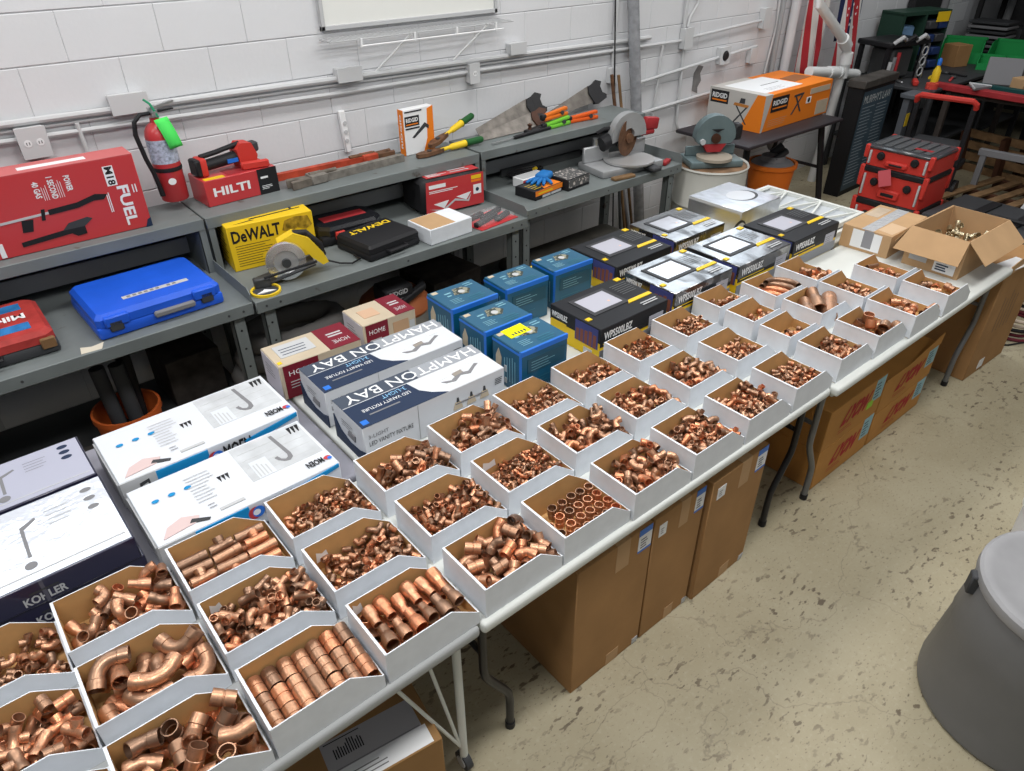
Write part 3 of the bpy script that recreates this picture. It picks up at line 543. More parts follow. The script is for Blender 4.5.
MB().tube([(.01,-.045,.50),(-.01,-.03,.575),(-.03,-.01,.60)],.006,6).build('green_seal', mat('seal_green',(.02,.25,.12),.5), fx)
# ------------------------------------------------------------------ first bench: red carton, cases
c = Carton('tool_carton','long red trimmer carton standing on the bench riser','carton',-.22,.775,3.625,3.775,RZ,.34,RED,-.3)
c.rect('top',0,0,1,1,mat('pale_red_top',(.55,.14,.14),.4)); c.lines('top',.55,.3,.96,.7,1,PAPER,3,.8)  # top panel is a paler red than the sides
c.rect('front',.862,.64,.905,.90,PAPER); c.text('front','M18',.868,.65,.90,.89,BLACK,270,True); c.text('front','FUEL',.895,.08,.945,.62,PAPER,270,True); c.text('front','POWER',.70,.68,.725,.88,PAPER,270,True); c.text('front','1 SECOND',.635,.62,.66,.90,PAPER,270,True); c.text('front','40 GAS',.575,.66,.60,.87,PAPER,270,True)
c.lines('front',.665,.62,.69,.90,3,PAPER,3,.25,True); c.lines('front',.605,.62,.63,.88,3,PAPER,4,.25,True); c.lines('front',.845,.30,.86,.60,2,PAPER,5,.5,True); c.lines('front',.96,.5,.985,.62,2,PAPER,6,.4,True)
c.poly('front',[(.22,.40),(.70,.46),(.70,.49),(.22,.43)],LGREY,'trimmer_picture'); c.poly('front',[(.60,.43),(.72,.45),(.79,.50),(.83,.49),(.85,.55),(.80,.58),(.72,.52),(.60,.50)],BLACK,'trimmer_picture'); c.poly('front',[(.48,.28),(.52,.27),(.535,.42),(.49,.43)],BLACK,'trimmer_picture'); c.poly('front',[(.565,.38),(.58,.38),(.59,.52),(.575,.52)],BLACK,'trimmer_picture')
c.poly('front',[(.46,.10),(.66,.14),(.68,.09),(.72,.10),(.72,.20),(.66,.21),(.46,.16)],BLACK,'blower_picture'); c.poly('front',[(.63,.20),(.72,.20),(.76,.28),(.74,.31),(.66,.28)],DGREY,'blower_picture'); c.rect('front',.37,.02,.39,.2,PAPER); c.poly('front',[(.97,.0),(1,.0),(1,.12),(.985,.10)],NAVY,'worn_corner')
def tool_case(name, label, x0, x1, y0, y1, z0, h, body, lid, rz=0, latches=(.2,.75), lm=BLACK, handle=True, bev=.022, taper=.03):
    t = thing(name, label, 'tool case', ((x0+x1)/2,(y0+y1)/2,z0), rz); w, d = (x1-x0)/2, (y1-y0)/2
    MB().cbox(-w,w,-d,d,0,h*.5,bev*.6,2).build('base_shell', body, t)
    ch = taper; pl = [(-w+ch,-d),(w-ch,-d),(w,-d+ch),(w,d-ch),(w-ch,d),(-w+ch,d),(-w,d-ch),(-w,-d+ch)]
    bm = MB().prism([(x*.985,y*.985) for x,y in pl],h*.5,h*.82); q = [(x*.985,y*.985,h*.82) for x,y in pl]; r_ = [(x*.92,y*.90,h) for x,y in pl]
    bm.add(q+r_,[tuple(range(8,16))]+[(i,(i+1)%8,(i+1)%8+8,i+8) for i in range(8)]); bm.build('lid', lid, t, smooth=False)
    for u in latches:
        x = -w+2*w*u; MB().cbox(x-.028,x+.028,-d-.012,-d+.01,h*.28,h*.72,.004,1).build('latch', lm, t)
    if handle: MB().tube([(-.06,-d+.01,h*.42),(-.06,-d-.025,h*.42),(.06,-d-.025,h*.42),(.06,-d+.01,h*.42)],.009,8).build('handle', BLACK, t)
    return t, w, d, h
t, w_, d_, h_ = tool_case('tool_case','worn red and blue tool case on the left bench',-.34,.20,3.20,3.60,BZ,.105,DGREY,mat('worn_red_plastic',(.40,.045,.04),.45,var=.25,vs=12),0,(.35,.93),mat('worn_brass_latch',(.2,.11,.05),.5),True)
for yy in (-.10,.115): MB().box(-.22,.20,yy-.035,yy+.035,h_,h_+.001).build('blue_band', mat('worn_blue',(.03,.17,.42),.45,var=.3,vs=15), t, smooth=False)
v_, f_ = text_mesh('Milwaukee',True); A = np.array(v_); A = (A-A.min(0))/(A.max(0)-A.min(0)).clip(1e-6); MB().add([(.20-.30*p[0],.035-.055*p[1],h_+.0015) for p in A],f_).build('lettering', PAPER, t, smooth=False)
t, w_, d_, h_ = tool_case('tool_case','bright blue plastic tool case on the left bench',.335,.885,3.175,3.595,BZ,.11,BLUE,BLUE,2.0,(.14,.86),DGREY,False,taper=.018)
MB().cbox(-.04,.14,-d_-.02,-d_+.005,.035,.062,.006,1).build('handle', GREY, t); MB().box(-.12,.17,-.105,-.075,h_,h_+.0012).build('name_strip', LGREY, t, smooth=False); [MB().box(-.10+.025*k,-.085+.025*k,-.098,-.082,h_+.0012,h_+.002).build('worn_mark', GREY, t, smooth=False) for k in range(9) if k != 6]
for u in (-.19,.19): MB().cbox(u-.05,u+.05,-d_-.012,-d_+.02,.055,.1,.005,1).build('latch_block', BLUE, t)
tp = thing('paper_scrap','torn strip of masking tape on left bench edge','tape',(.30,3.14,BZ)); MB().prism([(-.05,-.03),(.03,-.035),(.05,.02),(.0,.01),(-.04,.03)],.0,.001).build('scrap', mat('masking_tape',(.6,.55,.45),.8), tp, smooth=False)
# ------------------------------------------------------------------ second bench riser
c = Carton('tool_carton','red and black tool carton under a cordless tool on the riser','carton',1.065,1.455,3.69,3.885,RZ,.132,RED,3)
c.rect('front',.72,0,1,1,BLACK); c.text('front','HILTI',.10,.35,.60,.68,PAPER,bold=True); c.lines('front',.76,.62,.92,.72,1,PAPER,3,.8); c.lines('front',.76,.2,.92,.38,3,PAPER,1,.35); c.rect('top',.03,.02,.30,.22,YELLOW); c.poly('top',[(.35,.1),(.9,.1),(.9,.6),(.35,.6)],DRED)
t = thing('cordless_tool','black and red cordless tool lying on the red carton','power tool',(1.245,3.80,RZ+.133),6); t.scale = (.95,.95,.78)
MB().cyl((-.13,0,.055),(.10,0,.075),.034,.038,16).build('motor_barrel', BLACK, t); MB().cbox(-.165,-.125,-.05,.05,.0,.115,.014,2).build('end_guard', REDP, t); MB().cbox(-.19,-.155,-.045,.045,.005,.11,.008,1).build('battery_foot', BLACK, t)
MB().prism([(.06,.0),(.15,.0),(.165,.07),(.14,.15),(.08,.16),(.05,.12)],-.045,.045,M=Matrix.Rotation(PI/2,4,'X')).build('body_shell', REDP, t); MB().tube([(-.14,0,.115),(-.05,0,.125),(.09,0,.15)],.016,10).build('handle', BLACK, t); MB().cbox(.14,.19,-.03,.03,.08,.145,.01,1).build('nose', DGREY, t); MB().box(-.01,.05,-.042,-.03,.05,.075).build('blue_sticker', LBLUE, t, smooth=False)
MB().cbox(.06,.21,-.075,-.045,.0,.05,.008,1,M=Matrix.Rotation(R(-15),4,'Z')).build('side_lever', REDP, t)
def wrench(label, p0, p1, r, m, jaw=RUST, name='pipe_wrench'):
    t = thing(name, label, 'wrench', p0); P0, P1 = Vector(p0), Vector(p1); D = P1-P0; L_ = D.length; a = math.degrees(math.atan2(D.y,D.x)); t.rotation_euler = (0,-math.asin(D.z/L_),R(a))
    MB().prism([(0,-r*.75),(L_*.62,-r*1.0),(L_*.74,-r*1.2),(L_*.74,r*1.2),(L_*.62,r),(0,r*.75)],.0,r*1.7).build('handle', m, t)
    MB().cbox(L_*.70,L_*.83,-r*1.7,r*1.7,.0,r*2.1,.005,1).build('collar', m, t); MB().prism([(L_*.8,-r*1.1),(L_*.98,-r*1.8),(L_*1.0,-r*.2),(L_*.9,.1*r),(L_*.98,r*.6),(L_*.99,r*2.0),(L_*.8,r*1.4)],.002,r*1.7).build('jaw', jaw, t); MB().cyl((L_*.6,0,r*1.9),(L_*.82,0,r*1.9),r*.55,n=10).build('adjuster', jaw, t)
wrench('long red pipe wrench lying along the back of the riser',(1.52,3.86,RZ),(2.27,3.845,RZ),.022,mat('red_enamel',(.42,.06,.03),.5,var=.3,vs=15))
wrench('rough grey pipe wrench lying in front of the red one',(2.25,3.72,RZ),(1.50,3.685,RZ),.024,mat('grey_cast_iron',(.19,.175,.155),.75,var=.3,vs=25),mat('grey_iron_jaw',(.14,.12,.1),.7,var=.3,vs=25))
c = Carton('tool_carton','white and orange upright tool carton on the riser','carton',2.315,2.535,3.79,3.845,RZ,.265,PAPER,3)
c.rect('left',0,0,1,1,ORANGE); c.text('left','RIDGID',.3,.15,.6,.9,PAPER,90,True); c.poly('front',[(.80,.95),(1,1),(1,.02),(.62,.02),(.76,.3)],ORANGE); c.rect('front',.04,.63,.52,.85,BLACK); c.text('front','RIDGID',.08,.72,.48,.81,PAPER,bold=True); c.rect('front',.08,.66,.48,.685,ORANGE)
c.poly('front',[(.25,.38),(.33,.36),(.72,.56),(.82,.50),(.84,.58),(.70,.66)],DGREY,'tool_picture'); c.rect('front',.05,.93,.62,.96,BLACK); c.rect('front',.05,.565,.52,.60,BLACK)
def snips(label, loc, rz, L_=.36, up=0):
    t = thing('tin_snips', label, 'snips', loc, rz); t.rotation_euler[1] = R(-up)
    MB().prism([(0,-.02),(.05,-.035),(.13,-.028),(.15,0),(.13,.03),(.05,.032),(0,.012)],.006,.022).build('jaws', RUST, t)
    for s in (-1,1):
        p = [(.13,.008*s,.016),(.20,.03*s,.016),(.27,.045*s,.018),(.33,.05*s,.02)]
        MB().tube(p,[.012,.013,.015,.016],10).build('yellow_grip', YELLOWP, t); MB().tube([p[-1],(.36,.052*s,.021),(.44,.050*s,.022),(.46,.05*s,.022)],[.02,.017,.017,.014],10).build('green_grip_end', DGREEN, t)
    return t
def lopper(label, p0, ang, up, L_=.50):
    t = thing('bolt_cutter_handle', label, 'cutter', p0, ang); t.rotation_euler[1] = R(-up)
    MB().prism([(0,-.018),(.06,-.032),(.15,-.02),(.19,-.012),(.19,.012),(.15,.024),(.05,.03),(0,.012)],.004,.026).build('jaw', RUST, t); MB().cyl((.09,0,.0),(.09,0,.034),.014,n=12).build('pivot_bolt', STEELD, t)
    MB().tube([(.17,0,.016),(.24,0,.018),(.25,0,.018),(.36,0,.02)],[.011,.012,.019,.022],10).build('yellow_grip', YELLOWP, t); MB().tube([(.36,0,.02),(.365,0,.02),(.48,0,.02),(.49,0,.02)],[.026,.021,.021,.017],10).build('green_grip_end', DGREEN, t)
lopper('yellow and green handled cutter lying flat, nearest the riser edge',(2.34,3.70,RZ),-1,1.5,.5)
lopper('yellow and green handled cutter tilted up against the wall side',(2.46,3.735,RZ+.03),20,9,.5)
# ------------------------------------------------------------------ second bench top
c = Carton('tool_carton','yellow circular saw carton on the middle bench','carton',1.07,1.51,3.45,3.66,BZ,.235,YELLOW,-6)
c.text('front','DeWALT',.04,.62,.60,.90,BLACK,bold=True); c.lines('front',.06,.10,.55,.60,9,BLACK,2,.22); c.text('top','DeWALT',.05,.55,.45,.90,BLACK,bold=True); c.poly('top',[(.3,.3),(.92,.42),(.92,.38),(.3,.24)],BLACK); c.rect('top',.80,.42,.83,.8,BLACK); c.poly('top',[(.1,.1),(.34,.16),(.30,.2)],BLACK); c.lines('left',.15,.2,.85,.85,8,BLACK,7,.3)
c.poly('front',[(.62,.70),(.72,.62),(.80,.70),(.90,.62),(.98,.70),(.94,.92),(.78,.95),(.66,.90)],mat('saw_picture',(.35,.22,.02),.5,var=.6,vs=40),'saw_picture')
t = thing('circular_saw','yellow circular saw with silver blade guard in front of carton','saw',(1.235,3.235,BZ),-16)
My = Matrix.Rotation(PI/2,4,'X')
gp = [(0,-.02)]; 
b = MB(); b.lathe([(.095,-.012),(.098,.0),(.095,.014),(.058,.016),(.055,-.012)],36,M=Matrix.Translation((0,-.03,.105))@My,closed=True); b.build('blade_guard', mat('polished_guard',(.85,.86,.87),.22,metal=.85), t)
MB().lathe([(.001,.0),(.058,.0),(.088,-.008),(.088,.008),(.001,.01)],32,M=Matrix.Translation((0,-.028,.10))@My).build('lower_guard', mat('satin_guard',(.72,.73,.74),.3,metal=.7), t); MB().cyl((0,-.055,.10),(0,-.03,.10),.022,n=16).build('blade_bolt', STEELD, t)
MB().box(-.17,.15,-.06,.07,.004,.010,M=Matrix.Rotation(R(-14),4,'Y')@Matrix.Translation((0,0,.03))).build('shoe_plate', DGREY, t, smooth=False)
MB().prism([(-.05,.10),(-.02,.19),(.06,.225),(.13,.19),(.19,.10),(.21,.05),(.18,.04),(.13,.09),(.10,.14),(.06,.14),(.03,.08)],-.065,.0,M=My).build('motor_body', YELLOWP, t); MB().cyl((.02,.01,.12),(.02,.12,.12),.045,n=20).build('motor', YELLOWP, t); MB().tube([(.06,.03,.215),(.12,.03,.21),(.18,.03,.14),(.19,.03,.08)],.017,10).build('handle', BLACK, t)
MB().tube([(.20,.03,.05),(.27,.04,.015),(.33,.02,.012),(.38,.06,.012),(.36,.12,.012)],.005,6).build('power_cord', BLACK, t); MB().cbox(-.17,-.09,-.07,-.03,.0,.05,.006,1).build('depth_lever', STEELD, t); MB().cyl((-.12,-.085,.06),(.14,-.085,.10),.007,n=8).build('rip_bar', BLACK, t)
t = thing('saw_blade','yellow rimmed saw blade lying flat at bench corner','blade',(1.085,3.165,BZ)); MB().lathe([(.062,.0),(.072,.0),(.072,.012),(.062,.012)],32,closed=True).build('rim', YELLOWP, t); MB().lathe([(.001,.003),(.062,.003)],32).build('disc', DGREY, t); MB().prism([(-.05,-.012),(-.012,.006),(.0,.02),(.02,.0),(.045,-.02),(.02,-.02)],.003,.006).build('blade_print', PAPER, t, smooth=False)
t, w_, d_, h_ = tool_case('tool_case','black drill case with red latches behind the black flat case',1.55,1.94,3.455,3.70,BZ,.10,BLACK,BLACKG,-2,(.28,.78),REDP,True,taper=.05)
MB().box(-.13,.13,-.03,.05,h_,h_+.001).build('red_band', DRED, t, smooth=False)
t, w_, d_, h_ = tool_case('tool_case','flat black case with yellow lettering on middle bench',1.62,1.965,3.145,3.44,BZ,.085,BLACK,BLACK,8,(),BLACK,True,taper=.008)
v_, f_ = text_mesh('DEWALT',True); A = np.array(v_); A = (A-A.min(0))/(A.max(0)-A.min(0)).clip(1e-6); MB().add([(.14-.27*p[0],.10-.045*p[1],h_+.0012) for p in A],f_).build('lettering', YELLOWP, t, smooth=False)
c = Carton('tool_bag','red and black bucket-like tool carton on the middle bench','tool carton',2.225,2.66,3.455,3.735,BZ,.222,BLACK,-5,b=.03)
c.poly('front',[(.04,.06),(.97,.06),(.97,.93),(.06,.93)],RED,lift=.002); c.poly('top',[(.1,.08),(.93,.08),(.93,.92),(.1,.92)],RED,lift=.002); c.k = 12
c.rect('front',.10,.74,.36,.84,PAPER); c.lines('front',.10,.62,.66,.70,2,PAPER,3,.5); c.rect('front',.80,.36,.93,.62,PAPER); c.disc('front',.865,.48,.012,NAVY); c.rect('front',.77,.78,.93,.88,YELLOW); c.rect('front',.77,.70,.93,.76,ORANGE)
c.poly('front',[(.16,.32),(.40,.36),(.32,.16)],PAPER,'lamp_picture'); c.poly('front',[(.52,.40),(.76,.46),(.68,.26)],PAPER,'lamp_picture'); c.poly('front',[(.1,.2),(.3,.08),(.5,.3),(.72,.2),(.76,.4),(.7,.25),(.5,.36),(.3,.13)],LGREY,'lamp_picture'); c.poly('top',[(.36,.35),(.6,.35),(.64,.6),(.34,.6)],BLACK); c.lines('top',.14,.12,.45,.3,3,PAPER,8,.4); c.lines('top',.5,.15,.9,.5,3,LGREY,9,.4)
c = Carton('half_box','white shallow box with brown card across one half','box',2.005,2.30,3.115,3.325,BZ,.088,WHITE,3)
c.rect('top',.03,.03,.62,.97,CARDL,'card_insert'); c.rect('top',.63,.03,.98,.97,WHITE,'white_flap')
t = thing('blister_pack','red and black blister pack lying beside white half box','pack',(2.49,3.21,BZ),7); MB().box(-.15,.15,-.10,.10,0,.004).build('backing_card', RED, t, smooth=False)
for x, y, a, l in ((-.04,-.02,12,.11),(.05,.03,12,.10),(-.06,.06,8,.08),(.07,-.045,14,.07)): MB().cbox(-l,l,-.017,.017,.004,.03,.006,1,M=Matrix.Translation((x,y,0))@Matrix.Rotation(R(a),4,'Z')).build('tool_insert', BLACK, t)
MB().cbox(-.14,.14,-.09,.09,.003,.034,.012,1).build('clear_cover', GLASSY, t)
# ------------------------------------------------------------------ third bench
c = Carton('bit_carton','white and red small carton at the back of the third bench','carton',3.00,3.22,3.50,3.60,BZ,.06,PAPER,4); c.rect('front',.0,.1,1,.9,RED); c.rect('front',.25,.25,.75,.75,PAPER); c.rect('top',.05,.1,.95,.9,LGREY)
c = Carton('parts_carton','orange and black parts carton under a blue glove','carton',2.90,3.165,3.285,3.46,BZ,.058,BLACK,8); c.rect('front',.0,.45,1,1,ORANGE); c.lines('front',.1,.6,.9,.82,1,YELLOW,3,.8); c.rect('front',.25,.1,.55,.36,LGREY); c.rect('front',.58,.1,.95,.36,LGREY); c.poly('top',[(.35,.05),(.98,.05),(.98,.9),(.6,.9)],ORANGE); c.rect('top',.05,.3,.5,.9,DGREY); c.lines('top',.1,.2,.5,.8,4,YELLOW,4,.2)
t = thing('glove','blue rubber glove draped over the orange parts carton','glove',(3.08,3.40,BZ+.059),25)
MB().cbox(-.02,.10,-.045,.045,.0,.05,.02,3).build('cuff', mat('blue_rubber',(.02,.16,.45),.6), t)
for k, (l, a) in enumerate(((.09,24),(.10,8),(.10,-6),(.085,-20),(.06,-55))): MB().tube([(-.01,.03-.018*k,.02),(-.01-l*.6*math.cos(R(a)),.03-.018*k+l*.6*math.sin(R(a)),.018),(-.01-l*math.cos(R(a)),.03-.018*k+l*math.sin(R(a)),.010)],[.013,.012,.008],8).build('finger', MATS['blue_rubber'], t)
c = Carton('sanding_carton','black and white patterned carton before the mitre saw','carton',3.18,3.40,3.275,3.455,BZ,.075,BLACK,6)
pm = mat('patterned_print',(.10,.10,.10),.5,dirt=(.55,.5,.47),ds=60,dth=.55); c.rect('front',.03,.25,.97,.95,pm); c.rect('top',.03,.05,.97,.95,pm)
t = thing('cable_lead','black coiled lead at back of third bench','cable',(3.20,3.70,BZ)); b = MB()
for k in range(3): b.tube([p+Vector((0,0,.008+.012*k)) for p in arc((0,0,0),.07+.012*k,0,360,20,(1.6,0,0),(0,.6,0))][:-1],.008,6,closed=True)
b.build('loops', BLACK, t); MB().cyl((.06,-.02,.035),(.09,-.01,.035),.012,n=8).build('brass_end', YELLOWP, t)
t = thing('metal_rail','dark flat metal rail leaning in front of riser back','rail',(3.3,3.78,BZ+.0)); MB().box(-.25,.5,-.01,.01,.0,.05).build('rail', STEELD, t, smooth=False)
ms = thing('mitre_saw','grey mitre saw with rusty round blade on third bench','saw',(3.83,3.42,BZ),-8)
AL = mat('cast_aluminium',(.40,.41,.42),.42,metal=.4,var=.12,vs=9)
MB().cbox(-.27,.27,-.17,.12,.0,.05,.012,2).build('base', AL, ms); MB().lathe([(.001,.0),(.17,.0),(.18,.01),(.18,.022),(.001,.024)],32,M=Matrix.Translation((.04,-.06,.048))).build('turntable', mat('worn_turntable',(.50,.50,.50),.35,metal=.5), ms); MB().cbox(-.04,.04,-.28,-.14,.015,.045,.008,1,M=Matrix.Translation((.12,.0,0))).build('mitre_arm', DGREY, ms)
for x0, x1 in ((-.27,-.05),(.07,.28)): MB().cbox(x0,x1,.05,.075,.05,.155,.006,1).build('fence', AL, ms)
MB().lathe([(.03,-.002),(.125,-.002),(.125,.002),(.03,.002)],40,M=Matrix.Translation((.05,-.02,.20))@Matrix.Rotation(PI/2,4,'X')@Matrix.Rotation(R(20),4,'Y'),closed=True).build('blade', RUST, ms)
gm = MB(); pts = arc((.05,0,.22),.15,-5,195,16); inn = arc((.05,0,.22),.045,200,-20,16); gm.prism([(p.x,p.z) for p in pts]+[(p.x,p.z) for p in inn],-.02,.035,M=Matrix.Rotation(PI/2,4,'X')@Matrix.Translation((0,0,0))); gm.build('blade_guard', AL, ms); MB().cyl((.05,-.045,.20),(.05,-.0,.20),.032,n=16).build('arbor_hub', RUST, ms)
MB().cyl((-.15,.02,.17),(-.05,.02,.20),.05,.055,18).build('motor', BLACK, ms); MB().tube([(-.16,.06,.24),(-.12,.03,.27),(-.02,.0,.27)],.014,8).build('hose_link', BLACK, ms); MB().cbox(.17,.29,-.02,.03,.26,.34,.012,2,M=Matrix.Rotation(R(8),4,'Y')).build('handle', DRED, ms); MB().cbox(.18,.30,-.02,.03,.19,.225,.01,1).build('trigger_guard', DRED, ms); MB().cyl((-.15,.08,.05),(-.15,.08,.2),.025,n=12).build('pivot_post', CHROME, ms)
t = thing('wood_block','brown wooden block under the mitre saw front','wood block',(3.66,3.215,BZ),-8); MB().cbox(-.09,.09,-.025,.025,.0,.02,.004,1).build('block', WOOD, t)
t = thing('red_clamp','small red clamp lying on the third bench end','clamp',(4.13,3.24,BZ),20); MB().cbox(-.05,.05,-.02,.02,.0,.03,.006,1).build('clamp_body', DRED, t); MB().cyl((.04,0,.015),(.10,0,.015),.008,n=8).build('screw', CHROME, t)
# riser of third bench
def hand_saw(label, loc, rz, lean, L_=.52, hm=DWOOD, bm_=OLDSTEEL, roll=0):
    t = thing('hand_saw', label, 'saw', loc, rz); t.rotation_euler = (R(lean),R(roll),R(rz))
    MB().prism([(0,0),(0,.045),(L_*.97,.125),(L_,.0)],-.0012,.0012,M=Matrix.Rotation(PI/2,4,'X')).build('blade', bm_, t, smooth=False)
    hp = [(L_-.03,-.012),(L_+.02,-.02),(L_+.10,-.004),(L_+.115,.02),(L_+.085,.045),(L_+.09,.09),(L_+.12,.12),(L_+.07,.145),(L_+.02,.125),(L_-.02,.12),(L_-.045,.07)]
    hole = [(L_+.012,.035),(L_+.055,.03),(L_+.06,.095),(L_+.02,.1)]
    MB().prism(hp,-.012,.012,M=Matrix.Rotation(PI/2,4,'X')).build('handle', hm, t); MB().prism(hole,-.0125,.0125,M=Matrix.Rotation(PI/2,4,'X')).build('hand_hole', BLACK, t, smooth=False)
    return t
hand_saw('hand saw with brown wooden handle leaning flat on riser, in front',(2.87,3.74,RZ+.004),1,-50,.52,DWOOD,roll=0)
hand_saw('hand saw with black handle leaning on wall behind the wooden handled one',(2.93,3.86,RZ+.006),2,-36,.52,BLACK,roll=-5)
hand_saw('hand saw with black handle leaning farther right over orange clamps',(3.55,3.86,RZ+.004),2,-36,.50,BLACK,roll=-6)
t = thing('drill_rod','long thin rod with black grip in front of the saws','tool',(2.85,3.62,RZ+.012),6); MB().cyl((0,0,0),(.25,0,0),.005,n=8).build('rod', CHROME, t); MB().tube([(.2,0,0),(.22,0,0),(.55,0,.0),(.56,0,0)],[.009,.013,.013,.01],10).build('grip', BLACK, t)
def spring_clamp(name, label, loc, rz, m):
    t = thing(name, label, 'clamp', loc, rz); MB().cbox(-.15,.10,-.025,.01,.0,.025,.008,2).build('lower_jaw', m, t); MB().cbox(-.15,.10,-.02,.015,.028,.052,.008,2,M=Matrix.Rotation(R(-4),4,'Y')).build('upper_jaw', m, t); MB().cyl((.03,-.03,.028),(.03,.03,.028),.014,n=12).build('pivot', STEELD, t); MB().cbox(-.17,-.13,-.022,.012,.008,.045,.006,1).build('pad', BLACK, t)
spring_clamp('bar_clamp','orange plastic clamp lying on the green one',(3.50,3.72,RZ+.056),8,ORANGEP); spring_clamp('bar_clamp','lime green plastic clamp beneath the orange one',(3.50,3.70,RZ),4,mat('lime_plastic',(.18,.55,.05),.45)); spring_clamp('bar_clamp','orange red clamp at the right end of the riser',(3.76,3.70,RZ),-6,mat('red_orange_plastic',(.70,.11,.02),.45))
t = thing('hand_plane','dark tool with brown knobs between saw handles and orange clamp','plane',(3.28,3.69,RZ),10); MB().cbox(-.10,.10,-.025,.025,0,.03,.006,1).build('sole', BLACK, t); MB().lathe([(.001,.03),(.014,.03),(.010,.045),(.018,.06),(.001,.07)],14,M=Matrix.Translation((-.06,0,0))).build('knob', DWOOD, t)
# bundle of poles beside third bench
for i, (x, y, r, m, lab) in enumerate(((4.47,3.93,.045,mat('wrapped_grey_pole',(.30,.31,.33),.25,coat=.6,var=.2,vs=20,bump=.3,bs=30),'thick film-wrapped grey pole standing against the wall'),(4.40,3.90,.014,RUST,'rusty thin rod standing left of the wrapped pole'),(4.43,3.86,.012,WOOD,'thin brown stick standing left of the wrapped pole'),(4.36,3.94,.006,BLACK,'black cable hanging down left of the wrapped pole'))):
    top = (x-.16,y+.02,2.6 if i in (0,3) else 1.35); t = tag(MB().tube([(x+.22*(i==0)+.1*(i in (1,2)),y-.05,0.0),top],r,10).build('standing_pole', m), lab, 'pole')
for k in range(3):
    tag(MB().cyl((4.30+.035*k,3.74-.03*k,0),(4.36+.02*k,3.90,.72-.06*k),.012,n=8).build('leaning_stick', [STEELD,WOOD,GREY][k]), ['dark','brown','grey'][k]+' short stick leaning under the third bench end', 'stick')
# ------------------------------------------------------------------ cartons on the second row of tables
TZ = .741
def kohler(label, x0, x1, y0, y1, z, h, top, side=INDIGO):
    c = Carton('faucet_carton', label, 'carton', x0,x1,y0,y1,z,h,side,.5,'dark blue faucet cartons'); c.rect('top',.004,.02,.992,.98,top); c.rect('right',.0,.0,1,1,mat('dim_side',(.12,.12,.15),.5)); return c
k2 = kohler('lower dark blue faucet carton of the front stack at left',-.52,.105,1.83,2.19,TZ,.079,LAV)
k1 = kohler('upper wrapped faucet carton with top whitened for glare, front stack at left',-.525,.098,1.825,2.185,TZ+.08,.08,WRAPGLARE)
k3 = kohler('faucet carton with pale lavender top behind the wrapped one',-.53,.092,2.20,2.455,TZ,.158,LAV)
for c in (k1,k2): c.text('front','KOHLER',.52,.14,.69,.50,LGREY,bold=True); c.rect('front',.60,.0,.615,1,mat('packing_tape',(.10,.10,.13),.25),'tape'); c.lines('front',.55,.56,.67,.70,1,DGREY,2,.6)
for c in (k1,k3):
    for i in range(3): c.disc('top',.915,.86-.13*i,.011,NAVY if c is k3 else GREY,sx=1.5)
    c.poly('top',[(.60,.30),(.615,.30),(.62,.66),(.68,.74),(.675,.77),(.605,.70)],GREY,'faucet_picture'); c.lines('top',.72,.60,.85,.85,4,GREY if c is k3 else LGREY,3,.15); c.rect('top',.0,.10,.98,.115,LGREY); c.disc('top',.60,.2,.016,GREY)
